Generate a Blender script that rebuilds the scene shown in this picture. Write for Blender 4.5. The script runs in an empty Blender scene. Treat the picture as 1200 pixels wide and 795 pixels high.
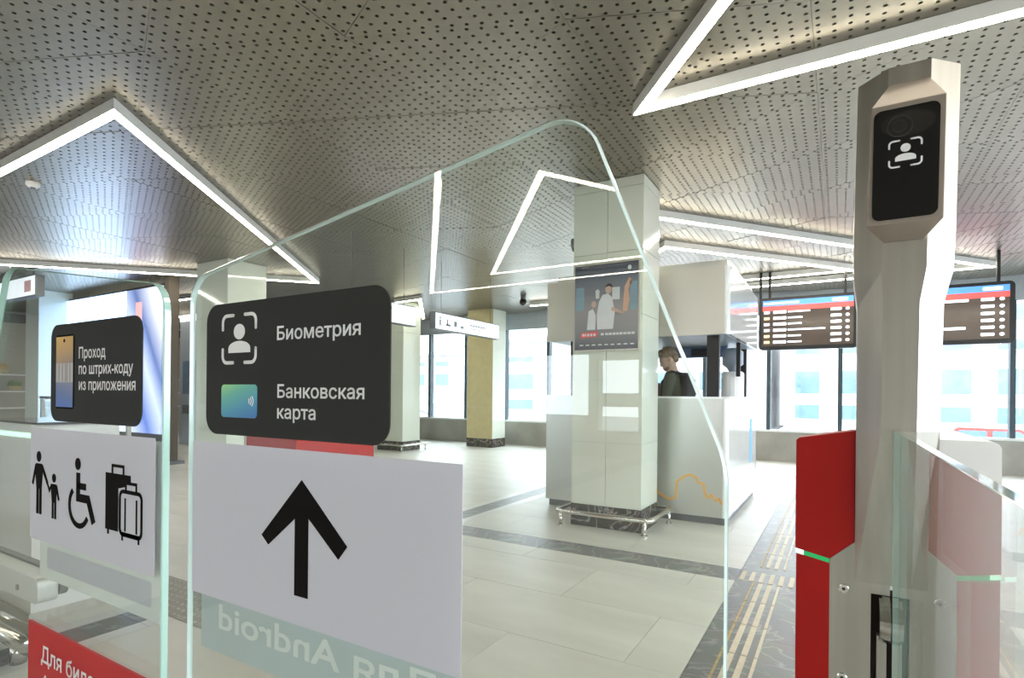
import bpy, bmesh, math, random
from mathutils import Vector, Matrix
random.seed(7)
S = bpy.context.scene
COL = S.collection
R = math.radians

# ------------------------------------------------------------------ camera
cd = bpy.data.cameras.new('camera')
cam = bpy.data.objects.new('camera', cd)
COL.objects.link(cam)
cd.sensor_width = 36.0
cd.lens = 19.5
cd.shift_y = (463.0 - 397.5) / 1200.0
cd.clip_start = 0.05
cd.clip_end = 300
cam.matrix_world = (Matrix.Translation((0, 0, 1.2)) @ Matrix.Rotation(R(30.6), 4, 'Z')
                    @ Matrix.Rotation(R(90), 4, 'X') @ Matrix.Rotation(R(0.55), 4, 'Z'))
S.camera = cam

# ------------------------------------------------------------------ world, exposure
w = bpy.data.worlds.new('overcast_sky')
S.world = w
w.use_nodes = True
bgn = w.node_tree.nodes['Background']
bgn.inputs['Color'].default_value = (0.86, 0.93, 1.0, 1)
bgn.inputs['Strength'].default_value = 7.0
S.view_settings.view_transform = 'Standard'
S.view_settings.look = 'None'
S.view_settings.gamma = 1.0
S.view_settings.use_curve_mapping = False
S.view_settings.exposure = 0.42
LED_POWER = 24.0

# ------------------------------------------------------------------ materials
def new_mat(name):
    m = bpy.data.materials.new(name)
    m.use_nodes = True
    nt = m.node_tree
    return m, nt, nt.nodes['Principled BSDF']

def mat(name, col, rough=0.5, metal=0.0, var=0.06, scale=8.0, stretch=(1, 1, 1), bump=0.0, spec=None, emit=None, estr=0.0, coat=0.0):
    m, nt, b = new_mat(name)
    N, L = nt.nodes, nt.links
    tc = N.new('ShaderNodeTexCoord')
    mp = N.new('ShaderNodeMapping'); mp.inputs['Scale'].default_value = stretch
    L.new(tc.outputs['Object'], mp.inputs['Vector'])
    nz = N.new('ShaderNodeTexNoise'); nz.inputs['Scale'].default_value = scale; nz.inputs['Detail'].default_value = 4
    L.new(mp.outputs['Vector'], nz.inputs['Vector'])
    cr = N.new('ShaderNodeValToRGB')
    cr.color_ramp.elements[0].position = 0.3; cr.color_ramp.elements[1].position = 0.7
    cr.color_ramp.elements[0].color = tuple(max(0, c * (1 - var)) for c in col) + (1,)
    cr.color_ramp.elements[1].color = tuple(min(1, c * (1 + var)) for c in col) + (1,)
    L.new(nz.outputs['Fac'], cr.inputs['Fac'])
    L.new(cr.outputs['Color'], b.inputs['Base Color'])
    b.inputs['Roughness'].default_value = rough
    b.inputs['Metallic'].default_value = metal
    if spec is not None: b.inputs['Specular IOR Level'].default_value = spec
    if coat: b.inputs['Coat Weight'].default_value = coat; b.inputs['Coat Roughness'].default_value = 0.05
    if bump:
        bp = N.new('ShaderNodeBump'); bp.inputs['Strength'].default_value = bump; bp.inputs['Distance'].default_value = 0.002
        L.new(nz.outputs['Fac'], bp.inputs['Height']); L.new(bp.outputs['Normal'], b.inputs['Normal'])
    if emit:
        b.inputs['Emission Color'].default_value = tuple(emit) + (1,)
        b.inputs['Emission Strength'].default_value = estr
    return m

def glass_mat(name, tint, ior=1.5):
    m = bpy.data.materials.new(name); m.use_nodes = True
    nt = m.node_tree; N, L = nt.nodes, nt.links
    N.clear()
    out = N.new('ShaderNodeOutputMaterial')
    tr = N.new('ShaderNodeBsdfTransparent'); tr.inputs['Color'].default_value = tint + (1,)
    gl = N.new('ShaderNodeBsdfGlossy'); gl.inputs['Roughness'].default_value = 0.0
    geo = N.new('ShaderNodeNewGeometry')
    mx = N.new('ShaderNodeMix')            # keep the outside IOR on both faces of the pane
    mx.data_type = 'FLOAT'
    mx.inputs[2].default_value = ior; mx.inputs[3].default_value = 1.0 / ior
    L.new(geo.outputs['Backfacing'], mx.inputs[0])
    fr = N.new('ShaderNodeFresnel'); L.new(mx.outputs[0], fr.inputs['IOR'])
    ms = N.new('ShaderNodeMixShader')
    L.new(fr.outputs[0], ms.inputs[0]); L.new(tr.outputs[0], ms.inputs[1]); L.new(gl.outputs[0], ms.inputs[2])
    L.new(ms.outputs[0], out.inputs['Surface'])
    return m

def film_mat(name, col, trans=0.35, see=0.0):
    m = bpy.data.materials.new(name); m.use_nodes = True
    nt = m.node_tree; N, L = nt.nodes, nt.links
    N.clear()
    out = N.new('ShaderNodeOutputMaterial')
    tc = N.new('ShaderNodeTexCoord'); nz = N.new('ShaderNodeTexNoise'); nz.inputs['Scale'].default_value = 3.0
    L.new(tc.outputs['Object'], nz.inputs['Vector'])
    cr = N.new('ShaderNodeValToRGB')
    cr.color_ramp.elements[0].color = tuple(c * 0.97 for c in col) + (1,); cr.color_ramp.elements[1].color = col + (1,)
    L.new(nz.outputs['Fac'], cr.inputs['Fac'])
    d = N.new('ShaderNodeBsdfDiffuse'); t = N.new('ShaderNodeBsdfTranslucent'); g = N.new('ShaderNodeBsdfTransparent')
    L.new(cr.outputs['Color'], d.inputs['Color']); L.new(cr.outputs['Color'], t.inputs['Color'])
    a = N.new('ShaderNodeMixShader'); a.inputs[0].default_value = trans
    L.new(d.outputs[0], a.inputs[1]); L.new(t.outputs[0], a.inputs[2])
    b = N.new('ShaderNodeMixShader'); b.inputs[0].default_value = see
    L.new(a.outputs[0], b.inputs[1]); L.new(g.outputs[0], b.inputs[2])
    L.new(b.outputs[0], out.inputs['Surface'])
    return m

def emis_mat(name, col, strength, var=0.0):
    m, nt, b = new_mat(name)
    b.inputs['Base Color'].default_value = tuple(min(1, c) for c in col) + (1,)
    b.inputs['Roughness'].default_value = 0.5
    b.inputs['Emission Color'].default_value = tuple(col) + (1,)
    b.inputs['Emission Strength'].default_value = strength
    return m

def ramp_mat(name, axis, stops, rough=0.4, emit=0.0, diag=0.0):
    """flat print: a colour ramp along object-space bounding box (generated) axis"""
    m, nt, b = new_mat(name)
    N, L = nt.nodes, nt.links
    tc = N.new('ShaderNodeTexCoord'); sx = N.new('ShaderNodeSeparateXYZ')
    L.new(tc.outputs['Generated'], sx.inputs[0])
    src = sx.outputs[axis]
    if diag:
        mth = N.new('ShaderNodeMath'); mth.operation = 'MULTIPLY_ADD'; mth.inputs[1].default_value = diag
        L.new(sx.outputs[0], mth.inputs[0])
        m2 = N.new('ShaderNodeMath'); m2.operation = 'MULTIPLY'; m2.inputs[1].default_value = 1 - abs(diag)
        L.new(sx.outputs[axis], m2.inputs[0]); L.new(m2.outputs[0], mth.inputs[2]); m3 = N.new('ShaderNodeMath'); m3.inputs[1].default_value = max(0.0, -diag); L.new(mth.outputs[0], m3.inputs[0]); src = m3.outputs[0]
    cr = N.new('ShaderNodeValToRGB')
    e = cr.color_ramp.elements
    e[0].position, e[0].color = stops[0][0], stops[0][1] + (1,)
    e[1].position, e[1].color = stops[-1][0], stops[-1][1] + (1,)
    for p, c in stops[1:-1]:
        n = e.new(p); n.color = c + (1,)
    L.new(src, cr.inputs['Fac'])
    L.new(cr.outputs['Color'], b.inputs['Base Color'])
    b.inputs['Roughness'].default_value = rough
    if emit:
        L.new(cr.outputs['Color'], b.inputs['Emission Color']); b.inputs['Emission Strength'].default_value = emit
    return m

def marble_mat(name, dark, light, scale=2.0, rough=0.25):
    m, nt, b = new_mat(name)
    N, L = nt.nodes, nt.links
    tc = N.new('ShaderNodeTexCoord')
    wv = N.new('ShaderNodeTexNoise'); wv.inputs['Scale'].default_value = scale; wv.inputs['Detail'].default_value = 8
    wv.inputs['Distortion'].default_value = 2.5
    L.new(tc.outputs['Object'], wv.inputs['Vector'])
    cr = N.new('ShaderNodeValToRGB')
    e = cr.color_ramp.elements
    e[0].position = 0.47; e[0].color = dark + (1,)
    e[1].position = 0.53; e[1].color = dark + (1,)
    n = e.new(0.5); n.color = light + (1,)
    L.new(wv.outputs['Fac'], cr.inputs['Fac'])
    n2 = N.new('ShaderNodeTexNoise'); n2.inputs['Scale'].default_value = scale * 2; n2.inputs['Detail'].default_value = 6
    L.new(tc.outputs['Object'], n2.inputs['Vector'])
    mx = N.new('ShaderNodeMix'); mx.data_type = 'RGBA'; mx.blend_type = 'MULTIPLY'; mx.inputs[0].default_value = 0.5
    L.new(cr.outputs['Color'], mx.inputs[6]); L.new(n2.outputs['Color'], mx.inputs[7])
    L.new(mx.outputs[2], b.inputs['Base Color'])
    b.inputs['Roughness'].default_value = rough
    return m

M = {}
M['ceil'] = mat('perforated_steel', (0.315, 0.292, 0.242), 0.33, 0.9, 0.05, 3.0)
M['plenum'] = mat('dark_plenum', (0.012, 0.012, 0.012), 0.9, 0, 0.1)
M['glass'] = glass_mat('clear_glass', (0.965, 0.99, 0.975))
M['pane'] = glass_mat('window_glass', (0.97, 0.985, 0.99))
M['side_glass'] = glass_mat('side_panel_glass', (0.97, 0.99, 0.98), 1.38)
M['edge'] = mat('polished_glass_edge', (0.66, 0.79, 0.77), 0.12, 0, 0.03, spec=0.8, coat=0.6)
M['edge_teal'] = mat('teal_glass_edge', (0.42, 0.64, 0.57), 0.12, 0, 0.03, spec=0.8, coat=0.6)
M['satin'] = mat('satin_aluminium', (0.72, 0.74, 0.74), 0.35, 0.35, 0.03)
M['black_sign'] = mat('black_sign_plate', (0.026, 0.026, 0.024), 0.6, 0, 0.05, spec=0.2)
M['white_print'] = mat('white_print', (0.80, 0.80, 0.79), 0.6, 0, 0.02)
M['black_print'] = mat('black_print', (0.008, 0.007, 0.007), 0.8, 0, 0.05, spec=0.08)
M['white_film'] = film_mat('white_film', (0.74, 0.735, 0.80), 0.25)
M['grey_film'] = film_mat('grey_back_film', (0.66, 0.725, 0.75), 0.35, 0.05)
M['pale_film'] = film_mat('pale_back_film', (0.95, 0.96, 0.96), 0.2, 0.0)
M['steel'] = mat('brushed_steel', (0.61, 0.585, 0.54), 0.33, 1.0, 0.10, 26, (1, 1, 0.03))
M['steel_dark'] = mat('brushed_steel_plate', (0.58, 0.55, 0.51), 0.42, 1.0, 0.10, 26, (1, 1, 0.03))
M['chrome'] = mat('polished_steel', (0.75, 0.74, 0.72), 0.15, 1.0, 0.03)
M['taupe'] = mat('taupe_metal', (0.31, 0.26, 0.22), 0.45, 0.4, 0.05)
M['red'] = mat('red_lacquer', (0.42, 0.010, 0.008), 0.45, 0, 0.05, 3, spec=0.25)
M['redsign'] = mat('red_sign_face', (0.50, 0.006, 0.010), 0.5, 0, 0.04, 3)
M['black_gloss'] = mat('black_gloss', (0.006, 0.006, 0.007), 0.12, 0, 0.05, coat=0.4)
M['lens'] = mat('dark_lens', (0.018, 0.016, 0.015), 0.1, 0, 0.05, coat=1.0)
M['black'] = mat('black_paint', (0.02, 0.02, 0.022), 0.5, 0, 0.08)
M['dark_gap'] = mat('dark_recess', (0.05, 0.03, 0.028), 0.6, 0, 0.1)
M['green_led'] = emis_mat('green_led', (0.02, 0.42, 0.12), 0.35)
M['green_led_hot'] = emis_mat('green_led_hot', (0.55, 1.0, 0.72), 1.2)
M['white_lacquer'] = mat('white_lacquer', (0.88, 0.89, 0.89), 0.3, 0, 0.02, 4)
M['led'] = emis_mat('warm_led_diffuser', (1.0, 0.92, 0.76), LED_POWER)
M['led_house'] = mat('white_led_housing', (0.78, 0.78, 0.76), 0.5, 0, 0.02)
M['tile'] = mat('greige_floor_tile', (0.64, 0.645, 0.60), 0.42, 0, 0.10, 1.6, (0.6, 2.2, 1))
M['grout'] = mat('floor_grout', (0.40, 0.39, 0.35), 0.8, 0, 0.1)
M['band'] = marble_mat('dark_grey_marble', (0.22, 0.23, 0.235), (0.40, 0.41, 0.41), 2.2, 0.4)
M['plinth'] = marble_mat('black_marble', (0.055, 0.052, 0.046), (0.42, 0.40, 0.36), 2.6, 0.2)
M['pale_stone'] = mat('pale_stone', (0.70, 0.71, 0.70), 0.35, 0, 0.06, 3)
M['tactile'] = mat('cream_tactile_bar', (0.66, 0.60, 0.47), 0.5, 0, 0.10, 20)
M['tactile_y'] = mat('ochre_tactile_bar', (0.50, 0.36, 0.16), 0.5, 0, 0.25, 20)
M['clad'] = mat('pale_green_glass_cladding', (0.70, 0.74, 0.66), 0.10, 0, 0.02, 2, coat=0.5)
M['seam'] = mat('cladding_joint', (0.55, 0.58, 0.52), 0.7, 0, 0.05)
M['concrete'] = mat('sill_stone', (0.30, 0.29, 0.26), 0.5, 0, 0.15, 2.5)
M['sill'] = mat('sill_ledge', (0.66, 0.68, 0.68), 0.4, 0, 0.04)
M['mull'] = mat('dark_mullion', (0.05, 0.075, 0.09), 0.4, 0.3, 0.08)
M['header'] = mat('window_header', (0.42, 0.46, 0.50), 0.5, 0.2, 0.05)
M['wall'] = mat('beige_wall', (0.46, 0.43, 0.37), 0.6, 0, 0.06, 1.5)
M['kiosk'] = mat('satin_silver_panel', (0.60, 0.61, 0.58), 0.28, 0.75, 0.03, 2)
M['kiosk_up'] = mat('kiosk_upper_panel', (0.64, 0.62, 0.57), 0.35, 0.35, 0.02, 2)
M['kiosk_white'] = mat('kiosk_white_panel', (0.80, 0.83, 0.84), 0.12, 0, 0.02, coat=0.6)
M['orange'] = mat('orange_line', (0.80, 0.42, 0.10), 0.5, 0, 0.05)
M['blue'] = mat('blue_sticker', (0.16, 0.45, 0.85), 0.5, 0, 0.05)
M['blue_back'] = mat('slate_blue_panel', (0.12, 0.18, 0.28), 0.4, 0, 0.1)
M['screen_back'] = mat('board_casing', (0.022, 0.024, 0.028), 0.3, 0, 0.05)
M['board'] = mat('board_display', (0.05, 0.04, 0.034), 0.12, 0, 0.3, 2, emit=(0.10, 0.075, 0.06), estr=0.6)
M['b_blue'] = emis_mat('board_blue', (0.10, 0.30, 0.78), 0.8)
M['b_red'] = emis_mat('board_red', (0.85, 0.10, 0.09), 0.9)
M['b_white'] = emis_mat('board_white', (0.85, 0.92, 1.0), 1.1)
M['b_orange'] = emis_mat('board_orange', (1.0, 0.72, 0.35), 0.9)
M['lightbox'] = emis_mat('lightbox_face', (0.86, 0.90, 1.0), 0.75)
M['grey_print'] = mat('grey_print', (0.28, 0.31, 0.38), 0.6, 0, 0.05)
M['casing'] = mat('grey_casing', (0.16, 0.17, 0.19), 0.4, 0.3, 0.06)
M['ad_white'] = emis_mat('advert_white', (0.50, 0.68, 1.0), 3.4)
M['ad_blue'] = ramp_mat('advert_picture', 2, [(0.0, (0.75, 0.80, 0.95)), (0.3, (0.10, 0.18, 0.55)), (0.5, (0.55, 0.62, 0.9)), (0.65, (0.10, 0.16, 0.42)), (0.85, (0.72, 0.72, 0.85)), (1.0, (0.8, 0.82, 0.95))], 0.3, 1.0, 0.45)
M['skin'] = mat('skin', (0.60, 0.40, 0.30), 0.5, 0, 0.06, 20)
M['hair'] = mat('brown_hair', (0.22, 0.145, 0.085), 0.6, 0, 0.35, 60, (1, 1, 0.3), 0.6)
M['beard'] = mat('reddish_beard', (0.30, 0.17, 0.10), 0.7, 0, 0.3, 60)
M['sweater'] = mat('olive_sweater', (0.060, 0.065, 0.045), 0.85, 0, 0.15, 60, bump=0.4)
M['trousers'] = mat('dark_trousers', (0.02, 0.025, 0.04), 0.85, 0, 0.1)
M['bagstrap'] = mat('black_strap', (0.012, 0.012, 0.02), 0.7, 0, 0.1)
M['wine'] = mat('wine_cloth', (0.16, 0.03, 0.04), 0.8, 0, 0.1)
M['facade'] = mat('white_facade', (0.50, 0.50, 0.50), 0.8, 0, 0.05, 0.4)
M['facade2'] = mat('pale_pink_facade', (0.50, 0.45, 0.44), 0.8, 0, 0.05, 0.4)
M['far_glass'] = mat('blue_window', (0.12, 0.20, 0.29), 0.15, 0, 0.2, 1.0)
M['asphalt'] = mat('asphalt', (0.30, 0.30, 0.31), 0.9, 0, 0.1)
M['car_white'] = mat('white_car_paint', (0.78, 0.78, 0.78), 0.3, 0, 0.02, coat=0.6)
M['car_red'] = mat('red_car_paint', (0.5, 0.05, 0.04), 0.3, 0, 0.02, coat=0.6)
M['tyre'] = mat('tyre', (0.02, 0.02, 0.02), 0.8)
M['ochre'] = mat('ochre_panel', (0.55, 0.47, 0.26), 0.6, 0, 0.06)
M['slate'] = mat('slate_blue_face', (0.36, 0.42, 0.50), 0.35, 0.2, 0.05)
M['poster'] = ramp_mat('poster_print', 2, [(0.0, (0.10, 0.11, 0.14)), (0.2, (0.24, 0.24, 0.27)), (0.45, (0.33, 0.31, 0.33)), (0.8, (0.18, 0.20, 0.25)), (1.0, (0.04, 0.05, 0.08))], 0.2)
M['p_white'] = mat('poster_white', (0.66, 0.68, 0.72), 0.4); M['p_skin'] = mat('poster_skin', (0.55, 0.38, 0.32), 0.4)
M['p_red'] = mat('poster_red', (0.72, 0.10, 0.10), 0.4); M['p_orange'] = mat('poster_orange', (0.62, 0.38, 0.28), 0.4)
M['p_teal'] = mat('poster_blue', (0.22, 0.33, 0.42), 0.4)
M['card'] = ramp_mat('bank_card_print', 2, [(0.0, (0.03, 0.14, 0.45)), (0.35, (0.05, 0.28, 0.45)), (0.7, (0.12, 0.45, 0.36)), (1.0, (0.30, 0.68, 0.22))], 0.4, 0, -0.35)
M['phone_top'] = ramp_mat('phone_screen_warm', 2, [(0.0, (0.30, 0.22, 0.17)), (0.5, (0.55, 0.34, 0.14)), (1.0, (0.72, 0.46, 0.12))], 0.4, 0, -0.2)
M['phone_low'] = ramp_mat('phone_screen_blue', 2, [(0.0, (0.07, 0.17, 0.55)), (0.5, (0.12, 0.18, 0.40)), (1.0, (0.24, 0.25, 0.33))], 0.4, 0, 0.2)
M['phone_mid'] = mat('phone_barcode_ground', (0.50, 0.47, 0.46), 0.5, 0, 0.02)
M['phone_bar'] = mat('phone_barcode_bar', (0.30, 0.28, 0.28), 0.5, 0, 0.02)
M['goods_a'] = mat('orange_goods', (0.62, 0.38, 0.14), 0.6, 0, 0.2)
M['goods_b'] = mat('green_goods', (0.20, 0.30, 0.10), 0.6, 0, 0.2)

# ------------------------------------------------------------------ mesh helpers
OFF = {}
def off(o):
    return OFF.get(o.name, Vector((0, 0, 0))) if o else Vector((0, 0, 0))

class MB:
    def __init__(s): s.v = []; s.f = []; s.m = []
    def add(s, vs, fs, mi=0):
        b = len(s.v); s.v += [tuple(p) for p in vs]
        for f in fs: s.f.append(tuple(b + i for i in f)); s.m.append(mi)
        return s
    def box(s, x0, x1, y0, y1, z0, z1, mi=0):
        v = [(x, y, z) for z in (z0, z1) for y in (y0, y1) for x in (x0, x1)]
        return s.add(v, [(0, 2, 3, 1), (4, 5, 7, 6), (0, 1, 5, 4), (2, 6, 7, 3), (0, 4, 6, 2), (1, 3, 7, 5)], mi)
    def prism(s, pts, a, b, axis='y', mi=0, mi_side=None):
        """polygon extruded from a to b; pts are (x,z) for axis y, (x,y) for z, (y,z) for x"""
        n = len(pts)
        def P(p, d):
            return {'y': (p[0], d, p[1]), 'z': (p[0], p[1], d), 'x': (d, p[0], p[1])}[axis]
        v = [P(p, a) for p in pts] + [P(p, b) for p in pts]
        ms = mi if mi_side is None else mi_side
        s.add(v, [tuple(range(n)), tuple(range(2 * n - 1, n - 1, -1))], mi)
        base = len(s.v) - 2 * n
        for i in range(n):
            j = (i + 1) % n
            s.f.append((base + j, base + i, base + n + i, base + n + j)); s.m.append(ms)
        return s
    def loft(s, rings, cap=True, mi=0):
        n = len(rings[0]); b = len(s.v)
        for r in rings: s.v += [tuple(p) for p in r]
        for k in range(len(rings) - 1):
            for i in range(n):
                j = (i + 1) % n
                s.f.append((b + k * n + i, b + k * n + j, b + (k + 1) * n + j, b + (k + 1) * n + i)); s.m.append(mi)
        if cap:
            s.f.append(tuple(b + i for i in range(n - 1, -1, -1))); s.m.append(mi)
            s.f.append(tuple(b + (len(rings) - 1) * n + i for i in range(n))); s.m.append(mi)
        return s
    def tube(s, path, rad, n=10, mi=0, cap=True):
        P = [Vector(p) for p in path]
        rr = rad if isinstance(rad, (list, tuple)) else [rad] * len(P)
        rings = []; ref = None
        for i, p in enumerate(P):
            t = (P[min(i + 1, len(P) - 1)] - P[max(i - 1, 0)]).normalized()
            if ref is None:
                ref = t.cross(Vector((0, 0, 1)))
                if ref.length < 0.1: ref = t.cross(Vector((1, 0, 0)))
            ref = (ref - t * ref.dot(t)).normalized(); q = t.cross(ref)
            rings.append([p + (ref * math.cos(2 * math.pi * k / n) + q * math.sin(2 * math.pi * k / n)) * rr[i] for k in range(n)])
        return s.loft(rings, cap, mi)
    def sphere(s, c, r, nu=14, nv=9, mi=0):
        rx, ry, rz = r if isinstance(r, (list, tuple)) else (r, r, r)
        rings = []
        for j in range(nv + 1):
            a = -math.pi / 2 + math.pi * (j + 0.02) / (nv + 0.04)
            rings.append([(c[0] + rx * math.cos(a) * math.cos(2 * math.pi * i / nu), c[1] + ry * math.cos(a) * math.sin(2 * math.pi * i / nu), c[2] + rz * math.sin(a)) for i in range(nu)])
        return s.loft(rings, True, mi)
    def build(s, name, mats, parent=None, smooth=False, bevel=0.0):
        if not isinstance(mats, (list, tuple)): mats = [mats]
        o0 = off(parent)
        me = bpy.data.meshes.new(name)
        me.from_pydata([Vector(p) - o0 for p in s.v], [], s.f)
        for mm in mats: me.materials.append(M[mm] if isinstance(mm, str) else mm)
        me.polygons.foreach_set('material_index', s.m)
        bm = bmesh.new(); bm.from_mesh(me)
        bmesh.ops.recalc_face_normals(bm, faces=bm.faces)
        if bevel:
            bmesh.ops.bevel(bm, geom=list(bm.edges), offset=bevel, segments=2, affect='EDGES', profile=0.6)
        bm.to_mesh(me); bm.free()
        if smooth:
            me.polygons.foreach_set('use_smooth', [True] * len(me.polygons))
        o = bpy.data.objects.new(name, me); COL.objects.link(o)
        if parent: o.parent = parent; OFF[o.name] = o0
        return o

def tag(o, label=None, cat=None, group=None, kind=None):
    if label: o['label'] = label
    if cat: o['category'] = cat
    if group: o['group'] = group
    if kind: o['kind'] = kind
    return o

def thing(name, loc, label, cat, group=None):
    o = bpy.data.objects.new(name, None); COL.objects.link(o)
    o.location = loc; o.empty_display_size = 0.1
    OFF[o.name] = Vector(loc)
    return tag(o, label, cat, group)

def lbl(o, t): o['label'] = t; return o

def rpoly(pts, rad, seg=6):
    """polygon with rounded corners; rad number or list"""
    n = len(pts); out = []
    for i, p in enumerate(pts):
        r = rad[i] if isinstance(rad, (list, tuple)) else rad
        p = Vector(p)
        if r <= 0: out.append(tuple(p)); continue
        a = (Vector(pts[i - 1]) - p); b = (Vector(pts[(i + 1) % n]) - p)
        la, lb = a.length, b.length
        a.normalize(); b.normalize()
        ang = a.angle(b); d = min(r / math.tan(ang / 2), la * 0.49, lb * 0.49); r2 = d * math.tan(ang / 2)
        c = p + (a + b).normalized() * (r2 / math.sin(ang / 2))
        s0 = p + a * d - c; s1 = p + b * d - c
        a0 = math.atan2(s0.y, s0.x); a1 = math.atan2(s1.y, s1.x)
        da = (a1 - a0 + math.pi) % (2 * math.pi) - math.pi
        for k in range(seg + 1):
            t = a0 + da * k / seg
            out.append((c.x + r2 * math.cos(t), c.y + r2 * math.sin(t)))
    return out

def rect(x0, x1, z0, z1): return [(x0, z0), (x1, z0), (x1, z1), (x0, z1)]

def inset(pts, d):
    n = len(pts); A = sum(pts[i][0] * pts[(i + 1) % n][1] - pts[(i + 1) % n][0] * pts[i][1] for i in range(n))
    sgn = 1 if A > 0 else -1; out = []
    for i in range(n):
        p0, p, p1 = Vector(pts[i - 1]), Vector(pts[i]), Vector(pts[(i + 1) % n])
        e0 = (p - p0).normalized(); e1 = (p1 - p).normalized()
        n0 = Vector((-e0.y, e0.x)) * sgn; n1 = Vector((-e1.y, e1.x)) * sgn
        b = (n0 + n1)
        b = b.normalized() * (d / max(0.4, math.sqrt(max(0.0, (1 + n0.dot(n1)) / 2))))
        out.append((p.x + b.x, p.y + b.y))
    return out

def slab(pts, y0, y1, b=0.003, axis='y'):
    """glass pane: mi 0 faces, mi 1 polished, bevelled edge"""
    m = MB(); n = len(pts); i2 = inset(pts, b)
    def P(p, d): return (p[0], d, p[1]) if axis == 'y' else (d, p[0], p[1])
    rings = [[P(p, y0) for p in i2], [P(p, y0 + b) for p in pts], [P(p, y1 - b) for p in pts], [P(p, y1) for p in i2]]
    m.loft(rings, False, 1)
    m.f.append(tuple(range(n - 1, -1, -1))); m.m.append(0)
    m.f.append(tuple(3 * n + i for i in range(n))); m.m.append(0)
    return m

_cap = [None]
def text_polys(txt):
    """outline loops of a line of text"""
    cu = bpy.data.curves.new('t', 'FONT'); cu.body = txt; cu.size = 1.0
    o = bpy.data.objects.new('t', cu); COL.objects.link(o)
    dg = bpy.context.evaluated_depsgraph_get(); dg.update()
    c2 = o.to_curve(dg)
    loops = []
    for sp in c2.splines:
        pts = []
        if sp.type == 'BEZIER':
            b = sp.bezier_points; n = len(b)
            for k in range(n):
                p0, p1, p2, p3 = b[k].co, b[k].handle_right, b[(k + 1) % n].handle_left, b[(k + 1) % n].co
                ln = (p3 - p0).length
                straight = (p1 - p0).cross(p3 - p0).length < 1e-5 and (p2 - p0).cross(p3 - p0).length < 1e-5
                for q in range(1 if straight else 5):
                    t = q / 5.0
                    v = p0 * (1 - t) ** 3 + p1 * 3 * t * (1 - t) ** 2 + p2 * 3 * t * t * (1 - t) + p3 * t ** 3
                    pts.append((v.x, v.y))
        else:
            pts = [(p.co.x, p.co.y) for p in sp.points]
        cl = []
        for p in pts:
            if not cl or (Vector(p) - Vector(cl[-1])).length > 1e-4: cl.append(p)
        if len(cl) > 2 and (Vector(cl[0]) - Vector(cl[-1])).length < 1e-4: cl.pop()
        if len(cl) > 2: loops.append(cl)
    o.to_curve_clear(); bpy.data.objects.remove(o); bpy.data.curves.remove(cu)
    return loops

def winding_fill(loops, step=0.016):
    """non-zero winding fill as thin trapezoids, robust to overlapping contours"""
    edges = [(l[i], l[(i + 1) % len(l)]) for l in loops for i in range(len(l))]
    y0 = min(p[1] for l in loops for p in l); y1 = max(p[1] for l in loops for p in l)
    n = max(2, int((y1 - y0) / step)); h = (y1 - y0) / n; quads = []
    for k in range(n):
        yc = y0 + (k + 0.5) * h; cr = []
        for (a, b) in edges:
            if (a[1] > yc) != (b[1] > yc):
                t = (yc - a[1]) / (b[1] - a[1]); cr.append((a[0] + t * (b[0] - a[0]), 1 if b[1] > a[1] else -1))
        cr.sort(); w_ = 0
        for i_, (x, d) in enumerate(cr):
            pw = w_; w_ += d
            if pw == 0: xs = x
            if w_ == 0 and x - xs > 1e-4: quads.append(((xs, yc - h / 2), (x, yc - h / 2), (x, yc + h / 2), (xs, yc + h / 2)))
    return quads

def lettering(txt, x0, x1, zb, zc, y, parent, m='white_print', mirror=False, label=None, thick=0.0006):
    """flat lettering facing -Y: fitted between x0..x1, baseline zb, cap height zc"""
    if _cap[0] is None:
        _cap[0] = max(p[1] for p in text_polys('П')[0])
    loops = text_polys(txt); BW = 0.016
    allp = [p for l in loops for p in l]
    a = min(p[0] for p in allp); b = max(p[0] for p in allp)
    sx = (x1 - x0) / (b - a); sz = (zc - zb) / _cap[0]
    T = lambda p: ((x1 - (p[0] - a) * sx) if mirror else (x0 + (p[0] - a) * sx), zb + p[1] * sz)
    mb = MB()
    for q in winding_fill(loops):
        mb.add([(p[0], y - thick, p[1]) for p in map(T, q)], [(0, 1, 2, 3)])
    for l in loops:
        n = len(l)
        for k in range(n):                           # rim of every stroke, which also makes it semi-bold
            p0, p1 = Vector(l[k]), Vector(l[(k + 1) % n]); e = (p1 - p0).normalized(); nn = Vector((-e.y, e.x)) * BW; e = e * BW * 0.5
            c4 = [T(p0 - e + nn), T(p1 + e + nn), T(p1 + e - nn), T(p0 - e - nn)]
            mb.add([(p[0], y - thick * 0.98, p[1]) for p in c4], [(0, 1, 2, 3)])
    o = mb.build('lettering', m, parent)
    o['label'] = label or ('lettering reading ' + txt)
    return o

def stroke(pts, wd, y0, y1, mi=0, closed=False, mb=None):
    """flat polyline of given width in the XZ plane, extruded y0..y1"""
    m = mb or MB(); P = [Vector(p) for p in pts]; n = len(P); L_, R_ = [], []
    for i, p in enumerate(P):
        if closed: e0 = (p - P[i - 1]).normalized(); e1 = (P[(i + 1) % n] - p).normalized()
        else:
            e0 = (p - P[max(i - 1, 0)]); e1 = (P[min(i + 1, n - 1)] - p)
            if e0.length < 1e-9: e0 = e1
            if e1.length < 1e-9: e1 = e0
            e0 = e0.normalized(); e1 = e1.normalized()
        t = (e0 + e1).normalized(); nn = Vector((-t.y, t.x)); k = max(0.5, nn.dot(Vector((-e0.y, e0.x))))
        L_.append(p + nn * wd / 2 / k); R_.append(p - nn * wd / 2 / k)
    for i in range(n if closed else n - 1):
        j = (i + 1) % n
        m.prism([tuple(L_[i]), tuple(R_[i]), tuple(R_[j]), tuple(L_[j])], y0, y1, 'y', mi)
    return m

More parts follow.
